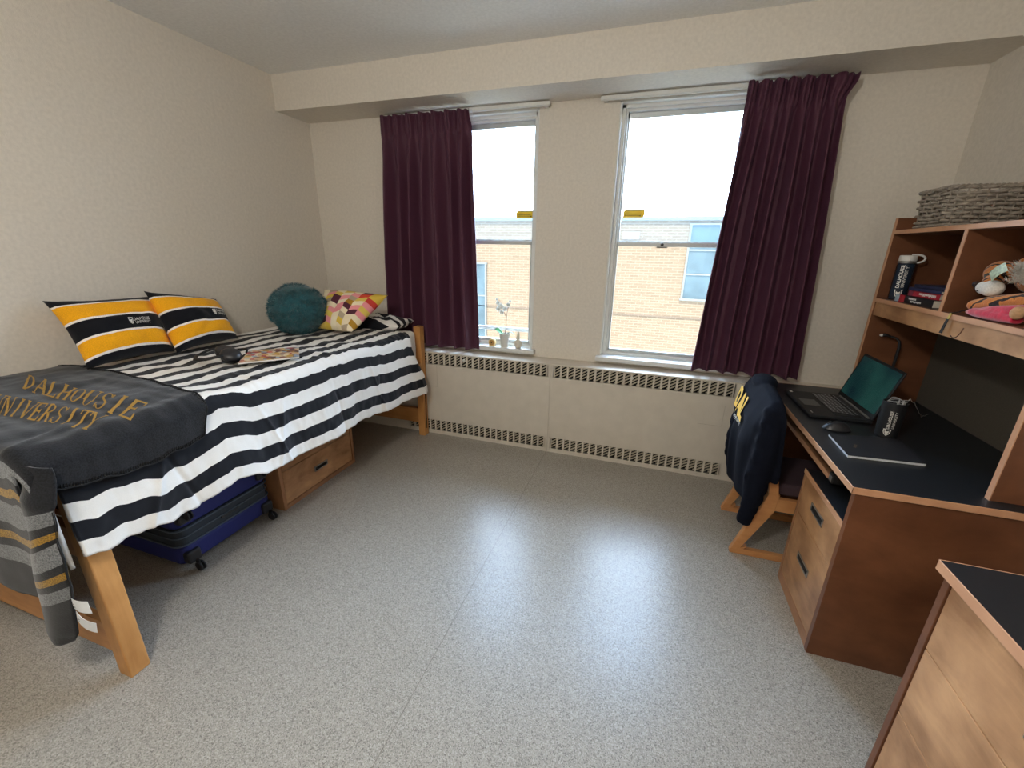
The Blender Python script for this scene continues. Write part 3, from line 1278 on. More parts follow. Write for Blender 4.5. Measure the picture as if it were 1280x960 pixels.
# serif lettering knitted into the throw: strokes (x0,y0,x1,y1,width) in a unit box
TK, TN = .20, .085
SF = lambda x, y, w=.30: (x - w / 2, y, x + w / 2, y, .055)
LET = {
    'D': [(.2, 0, .2, 1, TK), ('arc', .2, .5, .62, .5, -90, 90, TK * .9), SF(.2, 0.02), SF(.2, .98)],
    'A': [(.08, 0, .48, 1, TN), (.48, 1, .9, 0, TK), (.25, .36, .72, .36, TN), SF(.08, .02), SF(.9, .02)],
    'L': [(.25, 0, .25, 1, TK), (.25, .03, .88, .03, TN), (.88, .0, .88, .28, TN), SF(.25, .98), SF(.22, .02)],
    'H': [(.2, 0, .2, 1, TK), (.8, 0, .8, 1, TK), (.2, .52, .8, .52, TN), SF(.2, .02), SF(.2, .98), SF(.8, .02), SF(.8, .98)],
    'O': [('arc', .5, .5, .40, .5, 0, 360, TK * .85)],
    'U': [(.2, .3, .2, 1, TK), (.8, .3, .8, 1, TN), ('arc', .5, .32, .30, .32, 180, 360, TN * 1.4), SF(.2, .98), SF(.8, .98)],
    'S': [('arc', .5, .74, .30, .25, 20, 270, TN * 1.5), ('arc', .5, .25, .31, .25, -160, 90, TN * 1.5), (.28, .62, .74, .40, TK), (.80, .70, .80, .96, TN), (.18, .05, .18, .32, TN)],
    'I': [(.5, 0, .5, 1, TK), SF(.5, .02), SF(.5, .98)],
    'E': [(.22, 0, .22, 1, TK), (.22, .03, .85, .03, TN), (.22, .97, .82, .97, TN), (.22, .52, .62, .52, TN), (.85, 0, .85, .26, TN), (.82, .76, .82, 1, TN), (.62, .42, .62, .62, TN)],
    'N': [(.18, 0, .18, 1, TN), (.16, 1, .82, 0, TK), (.82, 0, .82, 1, TN), SF(.18, .02), SF(.14, .98), SF(.82, .98)],
    'V': [(.1, 1, .52, 0, TK), (.52, 0, .92, 1, TN), SF(.1, .98), SF(.92, .98)],
    'R': [(.2, 0, .2, 1, TK), ('arc', .42, .75, .36, .24, -90, 90, TK * .8), (.2, .98, .45, .98, TN), (.2, .51, .45, .51, TN), (.46, .5, .9, 0, TK), SF(.2, .02), SF(.92, .02, .2)],
    'T': [(.5, 0, .5, 1, TK), (.08, .97, .92, .97, TN), (.08, .72, .08, .98, TN), (.92, .72, .92, .98, TN), SF(.5, .02)],
    'Y': [(.5, 0, .5, .48, TK), (.08, 1, .5, .46, TK), (.92, 1, .5, .46, TN), SF(.5, .02), SF(.08, .98, .26), SF(.92, .98, .26)],
}


def stroke_quads(st):
    out = []
    if st[0] == 'arc':
        _, cx, cy, rx, ry, a0, a1, w = st
        n = max(6, int(abs(a1 - a0) / 18))
        for k in range(n):
            A, B = math.radians(lerp(a0, a1, k / n)), math.radians(lerp(a0, a1, (k + 1) / n))
            q = []
            for a, s_ in ((A, -1), (B, -1), (B, 1), (A, 1)):
                ww = w * (0.35 + .65 * abs(math.cos(a)))
                q.append((cx + (rx - w / 2 + s_ * ww / 2) * math.cos(a), cy + (ry - w / 4 + s_ * ww / 4) * math.sin(a)))
            out.append(q)
    else:
        x0, y0, x1, y1, w = st
        horizontal = abs(y1 - y0) < 1e-6
        n = 1 if horizontal else 8
        for k in range(n):
            ax, ay = lerp(x0, x1, k / n), lerp(y0, y1, k / n)
            bx, by = lerp(x0, x1, (k + 1) / n), lerp(y0, y1, (k + 1) / n)
            if horizontal:
                out.append([(ax, ay - w / 2), (bx, by - w / 2), (bx, by + w / 2), (ax, ay + w / 2)])
            else:
                out.append([(ax - w / 2, ay), (ax + w / 2, ay), (bx + w / 2, by), (bx - w / 2, by)])
    return out


def knit(mb, word, p0, p1, up0, up1, lw=1.02):
    n = len(word)
    for i, ch in enumerate(word):
        for st in LET[ch]:
            for q in stroke_quads(st):
                V = []
                for (x, y) in q:
                    t = (i - .01 + x * lw) / n
                    bx, by = lerp(p0[0], p1[0], t), lerp(p0[1], p1[1], t)
                    ux, uy = lerp(up0[0], up1[0], t), lerp(up0[1], up1[1], t)
                    X, Y = bx + ux * y, by + uy * y
                    # over the rounded side edge the cloth falls away with the bed
                    V.append(throw_point(X, Y))
                mb.add(V, [(0, 1, 2, 3)])


def throw_point(X, Y):
    L1 = XE - RC + .01
    if X <= L1:
        return (X, Y, throw_top(X, Y) + .004)
    s = X - 0.004
    x, d = cross(s, 0.004)
    return (x + .032 * sm(d / .05) + .004, Y, throw_top(x, Y) - d + .004)


KG = plain('gold_knit_lettering', (160, 124, 52), .95, var=.25, scale=260)
kt = MB()
knit(kt, 'DALHOUSIE', (.315, -2.160), (1.062, -2.216), (-.205, .110), (-.100, .124))
knit(kt, 'UNIVERSITY', (.520, -2.342), (1.055, -2.326), (-.180, .106), (-.095, .102))
kt.build('lettering', KG, thr)['label'] = 'gold lettering on the throw'


# ------------------------------------------------------------------ cushions
def quad_cushion(name, label, cat, TL, TR, BR, BL, t, mats, group=None, text=None, seed=0.0, uvs=1.0, pinch=.09, wr=.014):
    TL, TR, BR, BL = map(Vector, (TL, TR, BR, BL))
    root = thing(name, label, cat, (BL + BR) / 2, group)
    n = ((TR - BL).cross(TL - BR)).normalized()
    if n.x < 0:
        n = -n

    def base(u, v):
        # u,v -1..1, v up
        a, b = (u + 1) / 2, (v + 1) / 2
        cu = 1 - pinch * (1 - v * v) * (1 if True else 0)
        a = .5 + (a - .5) * cu
        b = .5 + (b - .5) * (1 - pinch * 1.2 * (1 - u * u))
        return (BL.lerp(BR, a)).lerp(TL.lerp(TR, a), b)

    def surf(u, v, sg):
        e = (max(0, 1 - abs(u) ** 2.6) ** .58) * (max(0, 1 - abs(v) ** 2.6) ** .58)
        return base(u, v) + n * sg * (t / 2 * e + wr * fbm(u * 1.8 + seed, v * 1.8, seed) * e)
    mb = MB()
    for sg in (1, -1):
        mb.grid(lambda a, b: surf(a * 2 - 1, b * 2 - 1, sg), 34, 34, uvf=lambda a, b: (a * uvs, b * uvs), flip=sg < 0)
    mb.build('cushion_cover', mats, root, smooth=True, weld=True)
    if text:
        tb = MB()
        u0, v0, w_, h_ = text
        f = lambda x, y: surf(u0 + x * w_, v0 + y * h_, 1) + n * .002
        put_shield(tb, lambda x, y: f(x * .22, -.10 + y * 1.15))
        put_text(tb, 'DALHOUSIE', lambda x, y: f(.27 + x * .73, .52 + y * .46), bold=.01)
        put_text(tb, 'UNIVERSITY', lambda x, y: f(.30 + x * .72, -.04 + y * .44))
        tb.build('printed_logo', WHITEP, root)['label'] = 'white printed logo'
    return root


BY, BW, BB = (238, 168, 24), (236, 228, 224), (16, 17, 24)
CUSH = band_mat('black_gold_cushion_knit', 'Y', [(0, BB), (.085, BW), (.115, BY), (.33, BW), (.36, BB), (.60, BW), (.63, BY), (.86, BW), (.885, BB)], .9, .10, 0, None, sheen=.1, hscale=300, bump=.12)
quad_cushion('striped_cushion', 'black, gold and white striped cushion leaning on the wall, the one nearer the throw', 'cushion',
             (.055, -1.900, 1.252), (.060, -1.430, 1.232), (.265, -1.525, .948), (.265, -1.915, .948), .17, CUSH, 'black and gold cushions against the wall', (.05, -.13, .50, .20), 1.0)
quad_cushion('striped_cushion', 'black, gold and white striped cushion overlapping its twin, the one nearer the window', 'cushion',
             (.125, -1.520, 1.268), (.075, -1.095, 1.178), (.275, -1.150, .948), (.330, -1.560, .950), .18, CUSH, 'black and gold cushions against the wall', (.28, -.08, .50, .22), 5.0)


# patchwork cushion of slanted blocks
def patch_mat():
    m, nt, b = new_mat('patchwork_print')
    u, s = uvnode(nt)
    # skewed lattice: columns zig-zag
    X, Y = s.outputs['X'], s.outputs['Y']
    c1 = N(nt, 'ShaderNodeMath', operation='MULTIPLY'); c1.inputs[1].default_value = 7.0
    nt.links.new(X, c1.inputs[0])
    fl = N(nt, 'ShaderNodeMath', operation='FLOOR'); nt.links.new(c1.outputs[0], fl.inputs[0])
    fr = N(nt, 'ShaderNodeMath', operation='PINGPONG'); fr.inputs[1].default_value = 1.0
    nt.links.new(c1.outputs[0], fr.inputs[0])
    sl = N(nt, 'ShaderNodeMath', operation='MULTIPLY_ADD')
    sl.inputs[1].default_value = 9.0
    nt.links.new(Y, sl.inputs[0])
    sk = N(nt, 'ShaderNodeMath', operation='MULTIPLY'); sk.inputs[1].default_value = .55
    nt.links.new(fr.outputs[0], sk.inputs[0])
    nt.links.new(sk.outputs[0], sl.inputs[2])
    fy = N(nt, 'ShaderNodeMath', operation='FLOOR'); nt.links.new(sl.outputs[0], fy.inputs[0])
    cb = N(nt, 'ShaderNodeCombineXYZ')
    nt.links.new(fl.outputs[0], cb.inputs[0]); nt.links.new(fy.outputs[0], cb.inputs[1])
    wn_ = N(nt, 'ShaderNodeTexWhiteNoise', noise_dimensions='3D')
    nt.links.new(cb.outputs[0], wn_.inputs['Vector'])
    rp = N(nt, 'ShaderNodeValToRGB'); rp.color_ramp.interpolation = 'CONSTANT'
    cols = [(236, 222, 190), (216, 72, 44), (222, 190, 74), (232, 146, 152), (176, 132, 34), (240, 228, 200), (182, 164, 140), (224, 196, 92), (84, 34, 52), (240, 226, 196), (236, 222, 190), (206, 60, 50), (234, 152, 156)]
    e = rp.color_ramp.elements
    e[0].color = srgb(cols[0]); e[0].position = 0
    e[1].color = srgb(cols[1]); e[1].position = 1 / len(cols)
    for i in range(2, len(cols)):
        q = e.new(i / len(cols)); q.color = srgb(cols[i])
    nt.links.new(wn_.outputs['Value'], rp.inputs[0])
    nt.links.new(rp.outputs[0], b.inputs['Base Color'])
    b.inputs['Roughness'].default_value = .85
    return m


quad_cushion('patchwork_cushion', 'colourful patchwork cushion of slanted blocks leaning behind the teal ball cushion', 'cushion',
             (.405, -.500, 1.205), (.905, -.430, 1.178), (.800, -.730, .955), (.500, -.720, .955), .15, patch_mat(), seed=3.0, pinch=.02)

# round teal fur cushion
bc = Vector((.395, -.760, 1.088))
br_ = .182
ball = thing('round_fur_cushion', 'round teal shaggy fur ball cushion on the striped duvet', 'cushion', (bc.x, bc.y, .93))
MB().ell(bc, (br_, br_, br_ * .93), 40, 28).build('cushion_core', TEALF, ball, smooth=True)
fu = MB()
rnd = random.Random(3)
for k in range(15000):
    z = rnd.uniform(-1, 1)
    t = rnd.uniform(0, 2 * PI)
    r = math.sqrt(1 - z * z)
    nrm = Vector((r * math.cos(t), r * math.sin(t), z))
    p = bc + Vector((nrm.x * br_, nrm.y * br_, nrm.z * br_ * .93)) * .98
    tan = nrm.cross(Vector((rnd.uniform(-1, 1), rnd.uniform(-1, 1), rnd.uniform(-1, 1)))).normalized()
    swirl = (Vector((fbm(nrm.x * 3, nrm.y * 3, nrm.z * 3), fbm(nrm.y * 3, nrm.z * 3, 5), fbm(nrm.z * 3, nrm.x * 3, 9))) * 1.4)
    d = (nrm * .75 + swirl * .8 + tan * .35 + Vector((0, 0, -.22))).normalized()
    L = rnd.uniform(.016, .030)
    w_ = tan * .0011
    tip = p + d * L
    if tip.z < .935:
        tip.z = .935
    fu.add([p - w_, p + w_, p + d * L * .6 + w_ * .7, tip, p + d * L * .6 - w_ * .7], [(0, 1, 2, 3, 4)])
fo_ = fu.build('fur', TEALF, ball)
fo_['kind'] = 'stuff'

# magazine on the duvet
def magmat():
    m, nt, b = new_mat('magazine_cover_print')
    tc = N(nt, 'ShaderNodeTexCoord')
    mp = N(nt, 'ShaderNodeMapping'); mp.inputs['Scale'].default_value = (22, 30, 1)
    nt.links.new(tc.outputs['Object'], mp.inputs[0])
    vo = N(nt, 'ShaderNodeTexVoronoi'); vo.inputs['Scale'].default_value = 1.6
    nt.links.new(mp.outputs[0], vo.inputs['Vector'])
    sp = N(nt, 'ShaderNodeSeparateColor'); nt.links.new(vo.outputs['Color'], sp.inputs[0])
    rp = N(nt, 'ShaderNodeValToRGB'); rp.color_ramp.interpolation = 'CONSTANT'
    cols = [(196, 160, 120), (120, 60, 50), (214, 190, 150), (196, 150, 40), (176, 50, 56), (150, 170, 190), (90, 60, 56), (220, 206, 180)]
    e = rp.color_ramp.elements
    e[0].color = srgb(cols[0]); e[1].color = srgb(cols[1]); e[1].position = .125
    for i in range(2, 8):
        q = e.new(i / 8); q.color = srgb(cols[i])
    nt.links.new(sp.outputs[0], rp.inputs[0])
    nt.links.new(rp.outputs[0], b.inputs['Base Color'])
    b.inputs['Roughness'].default_value = .35
    return m


mg = thing('magazine', 'colourful magazine lying on the striped duvet beside the black headphones', 'magazine', (.825, -1.41, .945))
A, B_, C_, D_ = Vector((.812, -1.597)), Vector((.989, -1.389)), Vector((.837, -1.234)), Vector((.665, -1.407))
def mgp(a, b, dz):
    p = A.lerp(B_, a).lerp(D_.lerp(C_, a), b)
    return (p.x, p.y, .9475 + .006 * (1 - math.cos(b * PI)) * .5 + dz)
MB().grid(lambda a, b: mgp(a, b, .008), 8, 12).grid(lambda a, b: mgp(a, b, .006), 8, 12, flip=True).build('cover', magmat(), mg, solid=.0)
pg = MB()
for (a0, b0, a1, b1) in ((0, 0, 1, 0), (1, 0, 1, 1), (1, 1, 0, 1), (0, 1, 0, 0)):
    pg.grid(lambda a, b: mgp(lerp(a0, a1, a), lerp(b0, b1, a), lerp(0, .0078, b)), 10, 2)
pg.grid(lambda a, b: mgp(a, b, .0), 8, 12, flip=True)
pg.build('pages', WHITEP, mg)

# folded headphones
hp = thing('headphones', 'black over-ear headphones lying on the duvet next to the magazine', 'headphones', (.64, -1.50, .945))
for (cx, cy, rz, tl) in ((.600, -1.490, .5, .25), (.705, -1.545, -.3, .45)):
    R_ = Matrix.Rotation(rz, 3, 'Z') @ Matrix.Rotation(tl, 3, 'Y')
    c = Vector((cx, cy, .976))
    ec = MB()
    ec.lathe([(0, -.022), (.034, -.022), (.046, -.014), (.048, 0), (.043, .012), (.030, .020), (0, .021)], c, 24, rot=R_)
    e_ = ec.build('ear_cup', BLACKP, hp, smooth=True)
    MB().tube([c + R_ @ Vector((.033 * math.cos(t), .033 * math.sin(t), -.022)) for t in [i * PI / 8 for i in range(16)]], .011, 8, closed=True).build('ear_pad', BLACKM, hp, smooth=True)
hb = [(.600, -1.480, .985), (.548, -1.490, .988), (.520, -1.535, .975), (.535, -1.600, .966), (.590, -1.648, .964), (.655, -1.640, .968), (.700, -1.600, .980), (.700, -1.560, .985)]
hc = []
for i in range(len(hb) - 1):
    for k in range(4):
        hc.append(Vector(hb[i]).lerp(Vector(hb[i + 1]), k / 4))
MB().tube(hc, .010, 8, flat=.6).build('headband', BLACKM, hp, smooth=True)
hc2 = MB().tube([(.66, -1.42, .955), (.61, -1.37, .962), (.56, -1.39, .956), (.52, -1.42, .950)], .006, 6)
hc2.build('cable', BLACKM, hp, smooth=True)

# ================================================================== UNDER THE BED
dw = thing('drawer_unit', 'low two-drawer maple chest under the bed between suitcase and window wall', 'chest', (.44, -1.14, 0))


def pull(root, pos, axis_n, w, h, du, dv):
    """recessed metal cup pull; pos centre on the face, du = along width, dv = up"""
    du, dv, n = Vector(du), Vector(dv), Vector(axis_n)
    p = Vector(pos)
    m = MB()

    def slab(a0, a1, b0, b1, n0, n1, mat):
        V = [p + du * a + dv * b + n * c for a in (a0, a1) for b in (b0, b1) for c in (n0, n1)]
        m.add(V, [(0, 1, 3, 2), (4, 6, 7, 5), (0, 4, 5, 1), (2, 3, 7, 6), (0, 2, 6, 4), (1, 5, 7, 3)], mat)
    f = .006
    slab(-w / 2, w / 2, h / 2 - f, h / 2, -.001, .003, 0)
    slab(-w / 2, w / 2, -h / 2, -h / 2 + f, -.001, .003, 0)
    slab(-w / 2, -w / 2 + f, -h / 2, h / 2, -.001, .003, 0)
    slab(w / 2 - f, w / 2, -h / 2, h / 2, -.001, .003, 0)
    slab(-w / 2 + f, w / 2 - f, -h / 2 + f, h / 2 - f, -.001, .0006, 1)
    m.build('handle', [STEEL, DARK], root)['label'] = 'steel-framed recessed handle'


cb = MB()
cb.box(.13, .785, -1.462, -1.440, 0, .43)
cb.box(.13, .785, -.842, -.820, 0, .43)
cb.box(.13, .785, -1.440, -.842, .41, .43)
cb.box(.13, .785, -1.440, -.842, .0, .028)
cb.box(.13, .15, -1.440, -.842, .028, .41)
cb.build('carcass', DESKW, dw, bevel=.0015)
for z0, z1 in ((.032, .243), (.247, .408)):
    d_ = MB().box(.70, .782, -1.436, -.846, z0, z1).build('drawer', DESKF, dw, bevel=.0015)
    pull(d_, (.782, -1.140, (z0 + z1) / 2 + (0 if z0 < .1 else -.005)), (1, 0, 0), .115, .034, (0, 1, 0), (0, 0, 1))

# suitcase lying flat, wheels outwards
sc_ = thing('suitcase', 'royal blue soft suitcase with black wheels lying flat under the bed', 'suitcase', (.45, -1.76, 0))


def suitbox(mb, x0, x1, y0, y1, z0, z1, r, mat=0):
    ring = []
    for cx, cy, a0 in ((x1 - r, y1 - r, 0), (x0 + r, y1 - r, 90), (x0 + r, y0 + r, 180), (x1 - r, y0 + r, 270)):
        for k in range(9):
            a = math.radians(a0 + 90 * k / 8)
            ring.append((cx + r * math.cos(a), cy + r * math.sin(a)))
    mb.prism(ring, 'Z', z0, z1, mat)


b1 = MB(); suitbox(b1, .05, .745, -2.010, -1.500, .035, .135, .05)
b1.build('lower_shell', NAVYS, sc_, bevel=.02, seg=4)
b2 = MB(); suitbox(b2, .055, .742, -2.005, -1.505, .135, .232, .05)
b2.build('zip_gusset', ZIPM, sc_)
b3 = MB(); suitbox(b3, .05, .745, -2.010, -1.500, .232, .330, .05)
b3.build('upper_shell', NAVYS, sc_, bevel=.02, seg=4)
zz = MB()
for z_, rr_ in ((.142, .004), (.226, .004), (.186, .003)):
    ring = []
    r = .05
    for cx, cy, a0 in ((.747 - r, -1.498 - r, 0), (.05 + r, -1.498 - r, 90), (.05 + r, -2.012 + r, 180), (.747 - r, -2.012 + r, 270)):
        for k in range(7):
            a = math.radians(a0 + 90 * k / 6)
            ring.append((cx + r * math.cos(a), cy + r * math.sin(a), z_))
    zz.tube(ring, rr_, 6, closed=True)
zz.build('zip', plain('zip_tape', (72, 84, 98), .6), sc_)
MB().box(.744, .752, -1.80, -1.70, .170, .184).build('zip_pull', BLACKP, sc_, bevel=.003)
for y_, z_ in ((-1.965, .075), (-1.545, .075), (-1.965, .292), (-1.545, .292)):
    hh = MB()
    hh.box(.715, .765, y_ - .032, y_ + .032, z_ - .032, z_ + .032)
    h_ = hh.build('wheel_housing', BLACKP, sc_, bevel=.012, seg=3)
    sgn = -1 if z_ < .2 else 1
    wh = MB()
    for q in (-.012, .004):
        wh.lathe([(0, 0), (.020, 0), (.024, .002), (.024, .007), (.020, .009), (0, .009)], (.783, y_ + q, z_ + sgn * (.0505 if z_ < .2 else .02)), 20, rot=Matrix.Rotation(-PI / 2, 3, 'X'))
    wh.box(.758, .785, y_ - .003, y_ + .003, z_ + sgn * .03 - .02, z_ + sgn * .03 + .012)
    wh.build('wheel', BLACKP, sc_, smooth=False)

# ================================================================== ON THE WINDOW SILL
SZ = WZ0 - .002
WAXM = plain('cream_wax', (224, 200, 146), .6, var=.1, scale=60)
cd = thing('drum_ornament', 'small cream drum shaped ornament with a dark centre on the window sill', 'ornament', (1.560, -.020, SZ))
m = MB()
R90 = Matrix.Rotation(PI / 2, 3, 'X')
m.lathe([(0, -.016), (.026, -.016), (.030, -.012), (.030, .012), (.026, .016), (0, .016)], (1.560, -.020, SZ + .031), 28, rot=R90)
m.box(1.536, 1.584, -.034, -.006, SZ, SZ + .012)
m.build('body', WAXM, cd, bevel=.002)
MB().lathe([(0, 0), (.019, 0), (.021, .002), (0, .0025)], (1.560, -.036, SZ + .031), 24, rot=R90).build('face', plain('amber_face', (176, 132, 70), .5), cd)
MB().lathe([(0, 0), (.006, 0), (.005, .003), (0, .004)], (1.560, -.0385, SZ + .031), 14, rot=R90).build('centre', plain('dark_centre', (60, 40, 24), .5), cd)

po = thing('potted_orchid', 'white orchid with one green leaf in a white pot on the window sill', 'potted plant', (1.662, -.020, SZ))
PC = (1.662, -.018, SZ)
MB().lathe([(0, 0), (.030, 0), (.031, .004), (.038, .085), (.040, .100), (.042, .102), (.042, .110), (.037, .110), (.034, .095), (0, .092)], PC, 32).build('pot', TRIMW, po, smooth=False)
MB().ell((PC[0], PC[1], SZ + .094), (.034, .034, .008), 16, 8).build('moss', plain('potting_moss', (110, 100, 70), .9, var=.4, scale=120), po)
ORG_G = lit_leaf('orchid_leaf_green', (62, 158, 84), .15)



def leaf(base, d, up, L, w, droop):
    base, d, up = Vector(base), Vector(d).normalized(), Vector(up)
    sd = d.cross(up).normalized()

    def fn(a, b):
        t = b
        wid = w * math.sin(PI * min(1, .08 + t * .92)) ** .7 * (1 if t < .98 else .2)
        s_ = (a - .5) * 2
        return base + d * L * t + up * (L * .55 * math.sin(t * PI * .55) - droop * t * t) + sd * s_ * wid / 2 + up * abs(s_) * wid * .2
    return fn


MB().grid(leaf((PC[0] - .01, PC[1] - .006, SZ + .095), (-1, -.15, .25), (0, -.35, .94), .070, .046, .010), 6, 14).build('leaf', ORG_G, po, smooth=True, solid=.0015)
MB().grid(leaf((PC[0] + .01, PC[1] - .01, SZ + .095), (1, -.2, .12), (0, 0, 1), .085, .024, .050), 6, 14).build('leaf', plain('orchid_leaf_pale', (150, 172, 160), .5), po, smooth=True, solid=.0015)
STEM = plain('orchid_stem', (112, 74, 66), .6)
stem_pts = [(PC[0], PC[1], SZ + .09), (PC[0] + .012, PC[1], SZ + .15), (PC[0] + .010, PC[1], SZ + .20), (PC[0] + .014, PC[1], SZ + .25), (PC[0] + .024, PC[1], SZ + .30), (PC[0] + .026, PC[1], SZ + .35)]
st = MB().tube(stem_pts, [.003, .0028, .0025, .0022, .0018, .0012], 7)
st.tube([(PC[0] + .012, PC[1], SZ + .24), (PC[0] - .01, PC[1], SZ + .28), (PC[0] - .03, PC[1], SZ + .34), (PC[0] - .05, PC[1] - .004, SZ + .375)], [.002, .0017, .0015, .001], 6)
st.tube([(PC[0] + .024, PC[1], SZ + .30), (PC[0] + .04, PC[1] - .004, SZ + .33), (PC[0] + .046, PC[1], SZ + .36)], .0012, 6)
st.build('flower_stem', STEM, po, smooth=True)
PETM = lit_leaf('orchid_petal_white', (214, 218, 214), .12)
for (dx, dz, s_) in ((-.045, .300, 1.0), (-.022, .322, 1.1), (-.050, .345, .85), (.010, .305, 1.0), (.034, .335, .8), (-.018, .275, .9), (-.062, .372, .5), (.046, .362, .5)):
    fm_ = MB()
    c = Vector((PC[0] + dx, PC[1] - .008, SZ + dz))
    for k in range(5):
        a = 2 * PI * k / 5 + dx * 40
        d = Vector((math.cos(a), -.25, math.sin(a)))
        fm_.grid(leaf(c, d, (0, -1, 0), .024 * s_, .021 * s_, .004), 3, 5)
    fm_.ell(c + Vector((0, -.003, 0)), (.0028, .003, .0028), 8, 6)
    fm_.build('flower', PETM, po, smooth=True)

pi_ = thing('pineapple_figurine', 'small white ceramic pineapple on the window sill beside the orchid', 'ornament', (1.775, -.022, SZ))
pm = plain('cream_ceramic', (220, 214, 196), .35)
pn = MB()
ring = []
nr, na = 18, 28
V, F = [], []
for i in range(nr + 1):
    ph = PI * i / nr
    for j in range(na):
        t = 2 * PI * j / na
        r = .032 * math.sin(ph) ** .8 * (1 + .05 * math.sin(t * 7 + i * .9) * math.sin(t * 7 - i * .9))
        V.append((1.775 + r * math.cos(t), -.022 + r * math.sin(t), SZ + .036 - .036 * math.cos(ph)))
for i in range(nr):
    for j in range(na):
        F.append((i * na + j, i * na + (j + 1) % na, (i + 1) * na + (j + 1) % na, (i + 1) * na + j))
pn.add(V, F)
pn.build('body', pm, pi_, smooth=True)
cr_ = MB()
for lv, (z, L, n_, tilt) in enumerate(((.066, .024, 7, .9), (.078, .026, 6, .6), (.092, .028, 5, .35), (.104, .034, 3, .12))):
    for k in range(n_):
        a = 2 * PI * k / n_ + lv
        b0 = Vector((1.775, -.022, SZ + z))
        d = Vector((math.cos(a) * tilt, math.sin(a) * tilt, 1)).normalized()
        cr_.tube([b0, b0 + d * L * .5 + Vector((math.cos(a), math.sin(a), 0)) * .003, b0 + d * L + Vector((math.cos(a), math.sin(a), 0)) * .006], [.005, .004, .0005], 6)
cr_.tube([(1.775, -.022, SZ + .06), (1.775, -.022, SZ + .115)], .006, 8)
cr_.build('crown', pm, pi_, smooth=True)

# ================================================================== DESK
desk = thing('desk', 'maple desk with black top and side drawers along the right wall', 'desk', (3.82, -.874, 0))
DX0, DX1, DY0, DY1, DZ = 3.4514, 4.186, -1.513, -.235, .760
MB().box(DX0 + .003, DX1, DY0 + .003, DY1 - .003, DZ - .024, DZ).build('desktop', BLACKTOP, desk)
e = MB()
e.box(DX0, DX0 + .003, DY0, DY1, DZ - .025, DZ + .0004)
e.box(DX0, DX1, DY0, DY0 + .003, DZ - .025, DZ + .0004)
e.box(DX0, DX1, DY1 - .003, DY1, DZ - .025, DZ + .0004)
e.build('edge_band', EDGEW, desk, bevel=.0008, seg=1)
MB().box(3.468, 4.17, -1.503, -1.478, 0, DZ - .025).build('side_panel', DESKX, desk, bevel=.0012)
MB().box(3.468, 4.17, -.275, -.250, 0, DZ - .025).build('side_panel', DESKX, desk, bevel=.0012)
MB().box(4.02, 4.04, -1.478, -.275, .25, DZ - .025).build('back_panel', DESKX, desk)
# drawer pedestal
pe = MB()
pe.box(3.470, 4.02, -1.086, -1.066, 0.0, .578)
pe.box(3.470, 3.490, -1.478, -1.086, 0.0, .052)
pe.box(3.52, 4.02, -1.478, -1.086, .03, .052)
pe.box(4.0, 4.02, -1.478, -1.086, .05, .575)
pe.build('pedestal_carcass', DESKW, desk, bevel=.001)
MB().box(3.473, 4.02, -1.478, -1.066, .578, .596).build('pedestal_shelf', BLACKTOP, desk)
MB().box(3.468, 3.473, -1.478, -1.064, .577, .5965).build('shelf_edge', EDGEW, desk)
for z0, z1 in ((.056, .394), (.398, .574)):
    d_ = MB().box(3.470, 3.99, -1.474, -1.090, z0, z1).build('drawer', DESKF, desk, bevel=.0012)
    pull(d_, (3.470, -1.279, z0 + (z1 - z0) * .56), (-1, 0, 0), .130, .036, (0, -1, 0), (0, 0, 1))
# keyboard tray on its slide
MB().box(3.505, 3.86, -1.205, -.42, .634, .652).build('keyboard_tray', DESKW, desk, bevel=.001)
MB().box(3.500, 3.505, -1.206, -.42, .633, .653).build('tray_edge', EDGEW, desk)
sl = MB()
sl.box(3.502, 3.84, -1.245, -1.208, .628, .668)
sl.box(3.52, 3.84, -1.230, -1.212, .668, .735)
sl.build('tray_slide', plain('slide_graphite', (48, 46, 44), .45, .4), desk, bevel=.003)
MB().box(3.4995, 3.502, -1.240, -1.216, .636, .658).build('slide_end', STEEL, desk, bevel=.001)
sl = MB()
sl.box(3.502, 3.84, -.418, -.385, .628, .735)
sl.build('tray_slide', MATS['slide_graphite'], desk, bevel=.003)

# hutch standing on the desk
hu = thing('desk_hutch', 'maple shelf hutch standing on the back of the desk', 'shelf unit', (4.0, -.89, DZ))
HX0, HX1 = 3.845, 4.172
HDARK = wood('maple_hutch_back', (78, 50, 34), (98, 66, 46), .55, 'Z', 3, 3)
for (y0, y1) in ((-.352, -.332), (-1.456, -1.436)):
    p_ = MB().box(HX0 + .002, HX1, y0, y1, DZ, 1.694).build('side_panel', DESKX, hu, bevel=.001)
    MB().box(HX0 - .001, HX0 + .002, y0, y1, DZ, 1.694).build('panel_edge', EDGEW, p_)
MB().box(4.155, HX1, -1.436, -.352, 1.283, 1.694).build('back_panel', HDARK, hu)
MB().box(4.155, HX1, -1.436, -.352, DZ, 1.283).build('tack_board', plain('tack_board_fabric', (78, 72, 62), .9, var=.12, scale=260), hu)
for z0, z1 in ((1.283, 1.303), (1.617, 1.636)):
    s_ = MB().box(HX0 + .002, 4.155, -1.436, -.352, z0, z1).build('shelf', DESKX, hu, bevel=.0008)
    MB().box(HX0 - .001, HX0 + .002, -1.436, -.352, z0, z1).build('shelf_edge', EDGEW, s_)
MB().box(HX0 + .002, 4.155, -.906, -.889, 1.303, 1.617).build('divider', DESKX, hu, bevel=.0008)
MB().box(HX0 - .001, HX0 + .002, -.906, -.889, 1.303, 1.617).build('divider_edge', EDGEW, hu)
